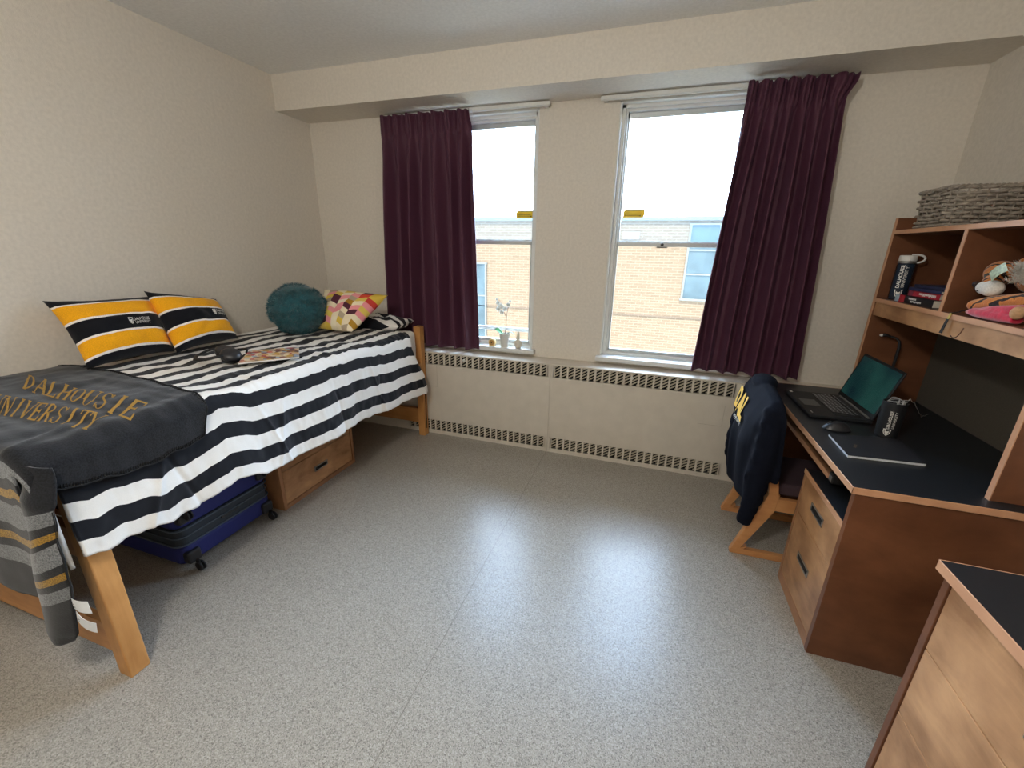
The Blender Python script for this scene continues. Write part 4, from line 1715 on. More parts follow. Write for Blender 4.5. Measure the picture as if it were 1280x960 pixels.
# front rail under the lower shelf with a curved finger notch
MB().box(HX0 + .008, HX0 + .026, -1.436, -.352, 1.214, 1.283).build('front_rail', DESKF, hu, bevel=.0008)
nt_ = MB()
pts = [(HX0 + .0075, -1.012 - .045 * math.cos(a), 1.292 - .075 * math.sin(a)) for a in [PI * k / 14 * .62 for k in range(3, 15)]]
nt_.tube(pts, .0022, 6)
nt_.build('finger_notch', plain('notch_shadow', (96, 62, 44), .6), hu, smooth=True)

# ------------------------------------------------------------------ dresser
dr = thing('dresser', 'maple chest of drawers with black top in the near right corner', 'dresser', (3.84, -2.28, 0))
RX0, RY1, RY0, RZ = 3.490, -1.896, -2.660, .785
MB().box(RX0 + .003, 4.18, RY0, RY1 - .003, RZ - .026, RZ).build('dresser_top', BLACKTOP, dr)
e = MB()
e.box(RX0, RX0 + .003, RY0, RY1, RZ - .028, RZ + .0005)
e.box(RX0, 4.18, RY1 - .003, RY1, RZ - .028, RZ + .0005)
e.build('edge_band', EDGEW, dr, bevel=.0008, seg=1)
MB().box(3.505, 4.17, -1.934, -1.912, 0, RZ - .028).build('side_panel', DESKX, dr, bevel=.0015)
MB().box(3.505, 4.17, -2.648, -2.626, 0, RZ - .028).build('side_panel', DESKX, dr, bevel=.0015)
cb = MB()
cb.box(3.53, 4.17, -2.626, -1.934, .02, .05)
cb.box(4.15, 4.17, -2.626, -1.934, .05, RZ - .028)
cb.box(3.515, 4.15, -2.626, -1.934, .02, .048)
cb.build('carcass', DESKW, dr)
for z0, z1 in ((.052, .305), (.309, .536), (.540, .753)):
    d_ = MB().box(3.508, 4.10, -2.622, -1.938, z0, z1).build('drawer', DESKF, dr, bevel=.0015)
    pull(d_, (3.508, -2.280, (z0 + z1) / 2), (-1, 0, 0), .125, .036, (0, -1, 0), (0, 0, 1))

# ------------------------------------------------------------------ chair under the hoodie
ch = thing('desk_chair', 'beech sled-base chair with plum seat drawn up to the desk under a hoodie', 'chair', (3.46, -.75, 0))
for (yc, dx) in ((-.945, 0), (-.545, .012)):
    y0, y1 = yc - .016, yc + .016
    s_ = MB()
    # runner, raked rear leg, front leg, seat rail, drawn as one side frame
    s_.prism([(3.268 + dx, .0), (3.72 + dx, .0), (3.72 + dx, .034), (3.33 + dx, .034), (3.345 + dx, .055), (3.268 + dx, .022)], 'Y', y0, y1)
    s_.prism([(3.268 + dx, .014), (3.312 + dx, .034), (3.428 + dx, .285), (3.436 + dx, .385), (3.388 + dx, .385)], 'Y', y0 - .001, y1 + .001)
    s_.prism([(3.665 + dx, .03), (3.72 + dx, .03), (3.70 + dx, .36), (3.645 + dx, .36)], 'Y', y0, y1)
    s_.prism([(3.42 + dx, .290), (3.70 + dx, .290), (3.70 + dx, .360), (3.42 + dx, .360)], 'Y', y0 + .001, y1 - .001)
    s_.prism([(3.385 + dx, .38), (3.430 + dx, .38), (3.345 + dx, .840), (3.310 + dx, .840)], 'Y', y0, y1)
    s_.build('side_frame', CHAIRW, ch, bevel=.004, seg=2)
MB().box(3.66, 3.69, -.929, -.561, .30, .35).build('stretcher', CHAIRW, ch, bevel=.003)
se = MB(); se.box(3.41, 3.76, -.925, -.565, .362, .425)
se.build('seat', SEATM, ch, bevel=.018, seg=4)
bk = MB()
bk.prism([(3.360, .50), (3.380, .50), (3.345, .825), (3.325, .825)], 'Y', -.928, -.562)
bk.build('backrest', SEATM, ch, bevel=.008, seg=3)

# hoodie: one garment, built from overlapping volumes fused by a voxel remesh
hd = thing('hoodie', 'navy hoodie with gold lettering draped over the back of the desk chair', 'hoodie', (3.33, -.76, .85))
hm = MB()


def lump(pts, ry, rz, n=16, mat=0):
    """thick ribbon through points in the x-z plane, given y range per point"""
    hm.tube(pts, ry, n, mat, flat=rz)


# the draped body: closed shell through cross sections in x-z, swept along y
SEC = [(-.505, .86, .30, .0), (-.56, .875, .262, .0), (-.65, .88, .285, .01), (-.76, .885, .30, .016), (-.87, .878, .32, .016), (-.96, .862, .335, .006), (-1.002, .835, .36, -.01)]
SEC2 = []
for i in range(len(SEC) - 1):
    for k in range(5):
        t = k / 5
        SEC2.append(tuple(lerp(a, b, t) for a, b in zip(SEC[i], SEC[i + 1])))
SEC2.append(SEC[-1])
V = []
NP = 0
for (y, zt, zb, bl) in SEC2:
    w = .012 * math.sin(y * 31) + .010 * fbm(y * 9, 2)
    outer = [(3.262 + w * .5, zb), (3.246 + w, lerp(zb, zt, .25)), (3.250 - bl + w, lerp(zb, zt, .5)), (3.262 - bl, lerp(zb, zt, .75)), (3.285, zt - .05), (3.312, zt - .006), (3.340, zt), (3.366, zt - .012), (3.380, zt - .06), (3.390, zt - .18), (3.398 + w, .52), (3.402, .455)]
    inner = [(3.380, .455), (3.372, .56), (3.360, zt - .16), (3.352, zt - .06), (3.335, zt - .038), (3.312, zt - .06), (3.300, lerp(zb, zt, .6)), (3.292, lerp(zb, zt, .3)), (3.290, zb)]
    ring = outer + inner
    NP = len(ring)
    V += [(x, y, z) for x, z in ring]
F = []
for i in range(len(SEC2) - 1):
    for j in range(NP):
        F.append((i * NP + j, i * NP + (j + 1) % NP, (i + 1) * NP + (j + 1) % NP, (i + 1) * NP + j))
F.append(list(range(NP))[::-1])
F.append([(len(SEC2) - 1) * NP + j for j in range(NP)])
hm.add(V, F)
# near sleeve, hanging straight down, and the far one
def sleeve(P, R, flat):
    pp, rr = [], []
    for i in range(len(P) - 1):
        for k in range(5):
            t = k / 5
            p = Vector(P[i]).lerp(Vector(P[i + 1]), t)
            pp.append(p + Vector((.004 * math.sin(i * 5 + k * 2.0), 0, 0)))
            rr.append(lerp(R[i], R[i + 1], t) * (1 + .05 * math.sin((i * 5 + k) * 1.9)))
    pp.append(Vector(P[-1])); rr.append(R[-1])
    hm.tube(pp, rr, 18, 0, flat=flat)


sleeve([(3.322, -.945, .830), (3.325, -.985, .760), (3.325, -.995, .62), (3.318, -.995, .48), (3.310, -.995, .36), (3.298, -.995, .27), (3.292, -.995, .215)], [.040, .056, .062, .060, .054, .046, .044], .62)
sleeve([(3.325, -.545, .83), (3.300, -.515, .74), (3.285, -.510, .60), (3.275, -.512, .45), (3.275, -.520, .36)], [.042, .050, .050, .046, .040], .7)
# hood bunched on top and towards the desk
hm.ell((3.345, -.640, .868), (.060, .105, .036), 20, 12)
hm.ell((3.362, -.700, .820), (.034, .130, .055), 20, 12)
ho = hm.build('garment', HOODM, hd)
md = ho.modifiers.new('fuse', 'REMESH')
md.mode = 'VOXEL'
md.voxel_size = .0065
md.use_smooth_shade = True
md2 = ho.modifiers.new('soften', 'SMOOTH')
md2.factor = .6
md2.iterations = 9
# lettering on the back of the hoodie
hl = MB()


def hback(y, z):
    """outer back surface of the hoodie at y,z"""
    zt = pw(-y, [(-s[0], s[1]) for s in SEC]); zb = pw(-y, [(-s[0], s[2]) for s in SEC]); bl = pw(-y, [(-s[0], s[3]) for s in SEC])
    w = .012 * math.sin(y * 31) + .010 * fbm(y * 9, 2)
    P = [(zb, 3.262 + w * .5), (lerp(zb, zt, .25), 3.246 + w), (lerp(zb, zt, .5), 3.250 - bl + w), (lerp(zb, zt, .75), 3.262 - bl), (zt - .05, 3.285), (zt - .006, 3.312)]
    return (pw(z, P) - .012, y, z)


def hletters(s, y0, y1, z0, z1, bold):
    V2, F2, _ = fit_text(s, bold)
    # split the faces finely enough to follow the cloth
    hl.add([hback(lerp(y0, y1, x), lerp(z0, z1, y)) for x, y in V2], F2, 0 if bold > .02 else 1)


hletters('DAL', -.510, -.800, .680, .802, .05)
hletters('UNIVERSITY', -.560, -.800, .655, .675, .0)
hl.build('back_print', [YELLOW, WHITEP], hd)['label'] = 'gold back print'
MB().box(3.262, 3.266, -1.006, -.994, .452, .470).build('sleeve_tag', WHITEP, hd)

# ================================================================== ON THE DESK
# laptop
lp = thing('laptop', 'black laptop standing open on the desk with a dark teal screen', 'laptop', (3.64, -.60, DZ))
ang = math.atan2(-.015, .37)
# frame: origin at the hinge centre, local x = width (towards -Y), y = towards the user (-X)
Lc = Vector((3.768, -.637, DZ + .003))
ex = Vector((.008, -1, 0)).normalized()      # left -> right of the keyboard as the user sees it
ey = Vector((-1, -.008, 0)).normalized()     # hinge -> front edge
ez = Vector((0, 0, 1))


def LM(c, a, b, n):
    m_ = Matrix.Identity(4)
    for i in range(3):
        m_[i][0], m_[i][1], m_[i][2], m_[i][3] = a[i], b[i], n[i], c[i]
    return m_


XB = LM(Lc, ex, ey, ez)
LW, LD, LT = .394, .257, .016
b_ = MB(XB).box(-LW / 2, LW / 2, 0, LD, 0, LT).build('base', BLACKM, lp, bevel=.004, seg=3)
kb = MB(XB)
kb.box(-LW / 2 + .025, LW / 2 - .025, .030, .140, LT - .001, LT + .0004, 1)
for r_ in range(6):
    y = .033 + r_ * .0178
    hgt = .0155 if r_ else .010
    x = -LW / 2 + .029
    widths = [.0175] * 17
    if r_ == 5:
        widths = [.0175] * 3 + [.095] + [.0175] * 8
    elif r_:
        widths = [.016 + .006 * ((r_ * 3) % 4)] + [.0175] * 14 + [.03]
    for w in widths:
        if x + w > LW / 2 - .027:
            break
        kb.box(x, x + w - .0022, y, y + hgt, LT, LT + .0022, 0)
        # key legend
        kb.box(x + .003, x + .0085, y + hgt * .25, y + hgt * .65, LT + .0022, LT + .0024, 2)
        x += w + .0006
kb.build('keyboard', [BLACKP, DARK, plain('key_legend', (190, 192, 194), .6)], lp)
MB(XB).box(-.055, .05, .160, .235, LT - .0005, LT + .0005).build('touchpad', plain('touchpad', (34, 35, 38), .3), lp, bevel=.0003)
MB(XB).box(.130, .165, .232, .237, LT, LT + .0006).build('palmrest_mark', STEEL, lp)
MB(XB).box(-LW / 2 + .012, -LW / 2 + .034, .230, .243, LT, LT + .0006).build('palmrest_sticker', WHITEP, lp)
# lid tilted back
tl = math.radians(16.7)
sx_ = ex
sy_ = (ez * math.cos(tl) - ey * math.sin(tl)).normalized()
sn = sx_.cross(sy_)
XS = LM(Lc + ez * LT + ey * .004, sx_, sy_, sn)
fs = -1 if sn.dot(ey) < 0 else 1      # side facing the user
ld = MB(XS).box(-LW / 2, LW / 2, .004, .252, -.004, .004).build('lid', BLACKM, lp, bevel=.003, seg=2)


def screen_mat():
    m, nt, b = new_mat('laptop_screen')
    tc = N(nt, 'ShaderNodeTexCoord')
    nz = N(nt, 'ShaderNodeTexNoise'); nz.inputs['Scale'].default_value = 5
    nt.links.new(tc.outputs['Object'], nz.inputs['Vector'])
    rp = N(nt, 'ShaderNodeValToRGB')
    rp.color_ramp.elements[0].color = srgb(8, 30, 38); rp.color_ramp.elements[0].position = .3
    rp.color_ramp.elements[1].color = srgb(34, 78, 70); rp.color_ramp.elements[1].position = .75
    nt.links.new(nz.outputs['Fac'], rp.inputs[0])
    b.inputs['Base Color'].default_value = srgb(14, 22, 24)
    nt.links.new(rp.outputs[0], b.inputs['Emission Color'])
    b.inputs['Emission Strength'].default_value = .35
    b.inputs['Roughness'].default_value = .25
    return m


MB(XS).box(-LW / 2 + .012, LW / 2 - .012, .028, .240, fs * .0041, fs * .0047).build('screen', screen_mat(), lp)
hg = MB(XB)
hg.tube([(-LW / 2 + .03, .004, LT + .003), (LW / 2 - .03, .004, LT + .003)], .006, 12)
hg.box(LW / 2 - .065, LW / 2 - .035, -.003, .010, LT - .002, LT + .006)
hg.build('hinge', STEEL, lp)

# mouse
ms = thing('computer_mouse', 'black computer mouse between laptop and notebook', 'mouse', (3.59, -.955, DZ))
Rm = Matrix.Rotation(math.radians(-2), 3, 'Z')


def mouse_fn(u, v):
    a = u * 2 * PI
    t = v
    x, y = math.cos(a), math.sin(a)
    r = math.sin(t * PI / 2) if v < 1 else 1
    hx = .056 * r * (abs(x) ** .9) * (1 if x > 0 else -1)
    hy = .031 * r * (abs(y) ** .9) * (1 if y > 0 else -1) * (1 - .10 * x)
    z = .034 * (1 - r ** 2.6) * (1 + .15 * x * r) + .004
    p = Rm @ Vector((hx, hy, z))
    return Vector((3.588, -.953, DZ)) + p


MB().grid(mouse_fn, 36, 14).build('shell', BLACKP, ms, smooth=True)
MB().lathe([(0, 0), (.8, 0), (1, .2), (1, 1), (0, 1)], (0, 0, 0), 32).v
bs = MB(Matrix.Translation((3.588, -.953, DZ)) @ Rm.to_4x4())
bs.lathe([(0, .0), (.98, .0), (1.0, .004), (0, .005)], (0, 0, 0), 36, sx=.056, sy=.031)
bs.build('base', BLACKM, ms)
MB(Matrix.Translation((3.588, -.953, DZ))).tube([(-.038, 0, .020), (-.030, 0, .030), (-.020, 0, .034)], .0035, 8).build('scroll_wheel', BLACKM, ms, smooth=True)

# notebook
nb = thing('notebook', 'closed black notebook with white page edges on the desk', 'notebook', (3.66, -1.13, DZ))
Q = [Vector((3.525, -1.050)), Vector((3.522, -1.262)), Vector((3.779, -1.243)), Vector((3.800, -1.005))]


def nbq(mb, z0, z1, inset=0.0, mat=0):
    c = sum(Q, Vector((0, 0))) / 4
    P = [c + (q - c) * (1 - inset) for q in Q]
    mb.add([(p.x, p.y, z0) for p in P] + [(p.x, p.y, z1) for p in P], [(0, 1, 2, 3), (7, 6, 5, 4), (0, 4, 5, 1), (1, 5, 6, 2), (2, 6, 7, 3), (3, 7, 4, 0)], mat)


o_ = MB(); nbq(o_, DZ, DZ + .0012); nbq(o_, DZ + .0098, DZ + .0112)
o_.build('cover', plain('notebook_cover', (28, 28, 32), .55), nb, bevel=.0004, seg=1)
o_ = MB(); nbq(o_, DZ + .0012, DZ + .0098, .006)
o_.build('pages', plain('page_edges', (206, 210, 214), .7), nb)
em = MB()
em.add([(3.572, -1.170, DZ + .0114), (3.580, -1.176, DZ + .0114), (3.597, -1.140, DZ + .0114), (3.588, -1.136, DZ + .0114)], [(0, 1, 2, 3)])
em.build('embossed_mark', plain('gold_emboss', (84, 66, 44), .5), nb)

# tumbler holding clips and pens
cu = thing('pencil_cup', 'black cylindrical cup with white lettering holding metal odds and ends', 'cup', (3.765, -.960, DZ))
cc = Vector((3.770, -.956, DZ))
MB().lathe([(0, 0), (.037, 0), (.040, .003), (.043, .158), (.042, .160), (.039, .158), (.036, .012), (0, .010)], cc, 40).build('cup_body', BLACKM, cu, smooth=False)
ct = MB()
vdir = math.atan2(CAM_LOC.y - cc.y, CAM_LOC.x - cc.x) + .12


def cyl(rad, t, z):
    return (cc.x + rad * math.cos(t), cc.y + rad * math.sin(t), cc.z + z)


# text climbs the cup; letter tops towards the left as seen
put_text(ct, 'DALHOUSIE', lambda x, y: cyl(.0425, vdir - .12 - y * -.0 + (.0 - y) * .26 + .12, .046 + x * .080), bold=.02)
put_text(ct, 'UNIVERSITY', lambda x, y: cyl(.0425, vdir + .36 - y * .22, .050 + x * .074))
put_shield(ct, lambda x, y: cyl(.0422, vdir - .42 + x * .62, .014 + y * .030))
ct.build('cup_lettering', WHITEP, cu)['label'] = 'white lettering and shield'
rnd = random.Random(5)
for k in range(5):
    a = rnd.uniform(0, 6.28)
    b0 = cc + Vector((.018 * math.cos(a), .018 * math.sin(a), .03))
    tp = cc + Vector((.030 * math.cos(a + .6), .030 * math.sin(a + .6), .150 + .010 * rnd.random()))
    o_ = MB().tube([b0, tp, tp + (tp - b0).normalized() * .012], [.0035, .0035, .0012], 8).build('pen', STEEL, smooth=True)
    tag(o_, 'short pen standing in the black pencil cup, hardly rising above its rim', 'pen', 'pens in the black cup')
w_ = MB()
cab = [cc + Vector((.02, .01, .12)), cc + Vector((.03, .005, .163)), cc + Vector((.05, .01, .172)), cc + Vector((.09, .05, .150)), cc + Vector((.14, .10, .10)), cc + Vector((.20, .18, .05)), cc + Vector((.27, .29, .02)), cc + Vector((.36, .40, .003))]
P = []
for i in range(len(cab) - 1):
    for k in range(4):
        P.append(cab[i].lerp(cab[i + 1], k / 4) + Vector((0, 0, .004 * math.sin(k + i))))
w_.tube(P, .0013, 6)
for r_ in range(3):
    w_.tube([cc + Vector((.028 * math.cos(t + r_) + .004 * r_, .030 * math.sin(t + r_), .160 + .006 * math.sin(2 * t + r_) + r_ * .003)) for t in [i * 2 * PI / 18 for i in range(18)]], .0012, 5, closed=True)
tag(w_.build('earphone_cable', plain('silver_cable', (170, 168, 164), .4), smooth=True), 'thin silver cable coiled in the black cup and trailing on the desk', 'cable')

# gooseneck lamp behind the laptop
gl = thing('desk_lamp', 'thin black gooseneck lamp behind the laptop on the desk', 'lamp', (3.975, -.422, DZ))
MB().lathe([(0, 0), (.036, 0), (.038, .004), (.035, .012), (.012, .016), (0, .016)], (3.975, -.422, DZ), 28).build('lamp_base', BLACKM, gl)
P = [(3.975, -.422, DZ + .01), (3.975, -.422, .90), (3.976, -.422, 1.00), (3.977, -.420, 1.06), (3.973, -.415, 1.092), (3.960, -.406, 1.106), (3.940, -.396, 1.112)]
MB().tube(P, [.006, .006, .007, .007, .006, .005, .005], 10).build('gooseneck', BLACKM, gl, smooth=True)
MB().tube([(3.940, -.396, 1.112), (3.917, -.386, 1.115), (3.909, -.383, 1.115)], [.005, .010, .009], 12).build('lamp_head', BLACKM, gl, smooth=True)
MB().ell((3.905, -.381, 1.113), (.009, .009, .007), 14, 8).build('lamp_bulb', WHITEP, gl, smooth=True)

# ================================================================== ON THE HUTCH
SH = 1.303
# water bottle
wbt = thing('water_bottle', 'dark clear water bottle with white cap and loop on the hutch shelf', 'bottle', (3.915, -.395, SH))
bc_ = Vector((3.915, -.3935, SH))
BOTM = plain('smoky_plastic', (34, 44, 58), .22, var=.15)
MB().lathe([(0, 0), (.033, 0), (.036, .004), (.0365, .165), (.034, .174), (.030, .178), (0, .178)], bc_, 36).build('bottle_body', BOTM, wbt, smooth=False)
MB().lathe([(.031, .176), (.036, .178), (.037, .182), (.037, .186), (.031, .188)], bc_, 30).build('neck_ring', STEEL, wbt)
MB().lathe([(0, .188), (.034, .188), (.035, .192), (.0345, .212), (.031, .215), (0, .216)], bc_, 32).build('cap', WHITEP, wbt)
LD_ = Vector((.86, -.35, 0)).normalized()
lp_ = [bc_ + LD_ * (.030 + .032 * math.sin(a)) + Vector((0, 0, .199 + .019 * math.cos(a))) for a in [PI * k / 12 for k in range(13)]]
lp_ = [bc_ + LD_ * .01 + Vector((0, 0, .2175))] + lp_ + [bc_ + LD_ * .030 + Vector((0, 0, .180))]
MB().tube(lp_, .0036, 8, flat=1.3).build('carry_loop', WHITEP, wbt, smooth=True)
bt = MB()
vd = math.atan2(CAM_LOC.y - bc_.y, CAM_LOC.x - bc_.x) - .1


def bcyl(t, z):
    return (bc_.x + .0370 * math.cos(t), bc_.y + .0370 * math.sin(t), bc_.z + z)


put_text(bt, 'DALHOUSIE', lambda x, y: bcyl(vd + .02 - y * .40, .058 + x * .110), bold=.03)
put_text(bt, 'UNIVERSITY', lambda x, y: bcyl(vd + .50 - y * .34, .062 + x * .100))
put_shield(bt, lambda x, y: bcyl(vd - .35 + x * .85, .010 + y * .040))
bt.build('bottle_lettering', WHITEP, wbt)['label'] = 'white lettering and shield'

# books lying flat
RED, LB, NV, BK = plain('red_book_cloth', (176, 34, 52), .5), plain('pale_blue_cover', (168, 188, 200), .5), plain('navy_book_cloth', (34, 42, 84), .5), plain('black_book_cloth', (26, 26, 32), .5)
MAG = plain('maroon_book_cloth', (120, 34, 56), .5)
PAG = plain('book_pages', (214, 206, 190), .8)


def book(label, x0, x1, y0, y1, z0, z1, cm, txt, extra=None, tm=None):
    r = thing('book', label, 'book', ((x0 + x1) / 2, (y0 + y1) / 2, z0), 'books lying on the hutch shelf')
    m = MB()
    t = .0022
    m.box(x0, x1, y0, y1, z0, z0 + t)
    m.box(x0, x1, y0, y1, z1 - t, z1)
    m.box(x0, x0 + t, y0, y1, z0 + t, z1 - t)
    m.build('cover', cm, r, bevel=.0008, seg=1)
    MB().box(x0 + t, x1 - .004, y0 + .004, y1 - .004, z0 + t, z1 - t).build('pages', PAG, r)
    k = MB()
    if txt:
        for (s, a, b, zz0, zz1) in txt:
            q = a
            rnd_ = random.Random(s)
            while q > b + .006:
                w_ = rnd_.uniform(.004, .009)
                k.box(x0 - .0006, x0, q - w_, q, zz0 + (zz1 - zz0) * rnd_.choice((0, 0, .3)), zz1)
                q -= w_ + .0025
        k.build('spine_lettering', tm or WHITEP, r)
    for (a, b, mm) in (extra or []):
        MB().box(x0 - .0005, x0, b, a, z0 + .0004, z1 - .0004).build('spine_band', mm, r)
    return r


book('thick black paperback with pale blue and red spine bands, lowest in the stack', 3.868, 4.02, -.792, -.486, SH, SH + .034, BK,
     [(1, -.605, -.665, SH + .019, SH + .027), (2, -.622, -.715, SH + .007, SH + .015)], [(-.487, -.522, LB), (-.524, -.570, RED)])
book('red paperback with white title on its spine, second from the bottom', 3.880, 4.03, -.800, -.560, SH + .0345, SH + .060, RED,
     [(3, -.650, -.780, SH + .041, SH + .053)], [(-.561, -.600, MAG)])
book('slim navy book with pale spine line near the top of the stack', 3.872, 4.03, -.815, -.570, SH + .0605, SH + .074, NV, [], [])
book('thin dark blue book topmost in the stack', 3.885, 4.03, -.812, -.580, SH + .0745, SH + .088, plain('dark_blue_book_cloth', (28, 36, 66), .5), [], [])

# wicker basket on top of the hutch
TZ = 1.636
wk = thing('wicker_basket', 'grey wicker basket on the top shelf of the hutch', 'basket', (3.99, -.576, TZ))


def basket(x0, x1, y0, y1, z0, h, flare):
    rnd = random.Random(11)
    body = MB()
    rows = 10
    per = []
    def ringpt(t, z):
        """t along the perimeter 0..4"""
        k = (z - z0) / h
        f = flare * k
        X0, X1, Y0, Y1 = x0 - f, x1 + f, y0 - f, y1 + f
        i = int(t) % 4; q = t - int(t)
        c = [(X0, Y1), (X0, Y0), (X1, Y0), (X1, Y1)]
        a, b = c[i], c[(i + 1) % 4]
        return Vector((lerp(a[0], b[0], q), lerp(a[1], b[1], q), z)), Vector((b[1] - a[1], -(b[0] - a[0]), 0)).normalized()
    st_ = []
    for side, n_ in ((0, 7), (1, 8), (2, 7), (3, 8)):
        for k in range(n_):
            st_.append(side + (k + .5) / n_)
    for r_ in range(rows):
        z = z0 + .006 + r_ * (h - .012) / (rows - 1)
        for st2 in range(1):
            pts = []
            for idx, t in enumerate(st_):
                p, nrm = ringpt(t, z)
                off = .0085 * (1 if (idx + r_ + st2) % 2 else -1)
                pts.append(p - nrm * off * -1 + Vector((0, 0, rnd.uniform(-.0035, .0035))))
            n2 = len(pts)
            fine = []
            for i in range(n2):
                a, b = pts[i], pts[(i + 1) % n2]
                fine += [a, a.lerp(b, .5)]
            body.tube(fine, rnd.uniform(.0056, .0072), 6, closed=True)
    body.build('woven_side', WICK, wk, smooth=True)
    for t in st_:
        p, _ = ringpt(t, z0)
        q, _ = ringpt(t, z0 + h)
        body2.tube([p, q], .0032, 5)
    # twisted rim and foot
    for zz, rr in ((z0 + h, .0065), (z0 + .006, .006)):
        for s in range(3):
            pts = []
            K = 160
            for i in range(K):
                t = 4 * i / K
                p, nrm = ringpt(t, zz)
                a = i * .75 + s * 2.1
                pts.append(p + nrm * .005 * math.cos(a) + Vector((0, 0, .005 * math.sin(a))))
            rim.tube(pts, .0045, 5, closed=True)
    bot.box(x0, x1, y0, y1, z0 + .004, z0 + .009)


body2, rim, bot = MB(), MB(), MB()
basket(3.872, 4.115, -.690, -.462, TZ + .002, .155, .010)
body2.build('stakes', WICK, wk, smooth=True)
rim.build('braided_rim', WICK, wk, smooth=True)
bot.build('basket_floor', WICK, wk)


# ------------------------------------------------------------------ plush tiger
def tiger_mat():
    m, nt, b = new_mat('tiger_plush')
    tc = N(nt, 'ShaderNodeTexCoord')
    wv = N(nt, 'ShaderNodeTexWave', wave_type='BANDS', bands_direction='DIAGONAL')
    wv.inputs['Scale'].default_value = 13
    wv.inputs['Distortion'].default_value = 5
    wv.inputs['Detail'].default_value = 2
    wv.inputs['Detail Scale'].default_value = 2
    nt.links.new(tc.outputs['Object'], wv.inputs['Vector'])
    rp = N(nt, 'ShaderNodeValToRGB')
    e = rp.color_ramp.elements
    e[0].position = .16; e[0].color = srgb(34, 22, 18)
    e[1].position = .30; e[1].color = srgb(214, 136, 62)
    q = e.new(.8); q.color = srgb(196, 120, 58)
    nt.links.new(wv.outputs['Fac'], rp.inputs[0])
    nt.links.new(rp.outputs[0], b.inputs['Base Color'])
    nz = N(nt, 'ShaderNodeTexNoise'); nz.inputs['Scale'].default_value = 260
    nt.links.new(tc.outputs['Object'], nz.inputs['Vector'])
    bp = N(nt, 'ShaderNodeBump'); bp.inputs['Strength'].default_value = .5; bp.inputs['Distance'].default_value = .004
    nt.links.new(nz.outputs['Fac'], bp.inputs['Height']); nt.links.new(bp.outputs[0], b.inputs['Normal'])
    b.inputs['Roughness'].default_value = .95
    b.inputs['Sheen Weight'].default_value = .3
    return m


TIG = tiger_mat()
tg = thing('plush_tiger', 'striped orange plush tiger with white muzzle lying on the hutch shelf', 'soft toy', (3.98, -1.18, SH))
tb_ = MB()
tb_.ell((3.952, -.962, 1.462), (.042, .050, .044), 24, 18)                     # forehead
tb_.ell((3.990, -1.080, 1.455), (.056, .060, .058), 24, 18)                     # back of the head
tb_.ell((3.922, -.990, 1.430), (.026, .034, .022), 18, 12)                      # bridge of the nose
tb_.ell((4.03, -1.25, 1.385), (.085, .130, .072), 24, 16)                       # trunk
tb_.tube([(3.98, -1.24, 1.385), (3.94, -1.16, 1.378), (3.905, -1.07, 1.362), (3.892, -1.005, 1.345)], [.036, .030, .025, .021], 14)
tb_.ell((3.890, -1.000, 1.343), (.022, .022, .020), 14, 10)
tb_.tube([(4.06, -1.17, 1.350), (4.04, -1.06, 1.336), (4.03, -.98, 1.330)], [.034, .030, .024], 14)
tb_.ell((4.00, -.975, 1.500), (.014, .020, .018), 12, 8)
tb_.ell((3.985, -1.10, 1.512), (.016, .030, .014), 12, 8)
t_o = tb_.build('tiger_body', TIG, tg)
md = t_o.modifiers.new('fuse', 'REMESH'); md.mode = 'VOXEL'; md.voxel_size = .004; md.use_smooth_shade = True
md = t_o.modifiers.new('soften', 'SMOOTH'); md.factor = .6; md.iterations = 5
MUZ = plain('white_plush', (224, 220, 210), .95, var=.12, scale=200, bump=.3)
mz = MB()
mz.ell((3.908, -.990, 1.408), (.024, .030, .024), 22, 14)
mz.ell((3.908, -1.025, 1.408), (.030, .040, .029), 22, 14)
mz.build('muzzle', MUZ, tg, smooth=True)
MB().ell((3.897, -.957, 1.418), (.012, .011, .012), 16, 10).build('nose', plain('nose_brown', (44, 26, 24), .6), tg, smooth=True)
wd = MB()
for k in range(3):
    wd.ell((3.8795 + k * .003, -.985 - k * .014, 1.402 - .006 * (k % 2)), (.0022, .0022, .0022), 8, 6)
wd.build('whisker_dots', BLACKM, tg)
rnd = random.Random(9)
ck = MB()
for k in range(1600):
    c = Vector((3.925, -1.115, 1.468)) + Vector((rnd.gauss(0, .010), rnd.uniform(-.036, .036), rnd.uniform(-.034, .034)))
    d = Vector((-.8 + rnd.uniform(-.4, .4), rnd.uniform(-.9, .3), rnd.uniform(-.6, .8))).normalized()
    s_ = d.cross(Vector((rnd.random(), rnd.random(), 1))).normalized() * .0012
    ck.add([c - s_, c + s_, c + d * .016], [(0, 1, 2)])
ck.ell((3.942, -1.115, 1.468), (.018, .044, .042), 18, 12)
ck.build('cheek_fur', MUZ, tg)['kind'] = 'stuff'
MB().ell((3.912, -1.020, 1.450), (.006, .007, .007), 12, 8).build('eye', plain('glass_eye', (20, 16, 14), .15), tg, smooth=True)
tgm = MB()
card(tgm, (3.876, -1.066, 1.434), (0, -.9, .55), (.05, .75, .66), .078, .040)
tgm.build('paper_tag', plain('tag_print', (176, 190, 158), .5, var=.35, scale=90), tg, solid=.001)

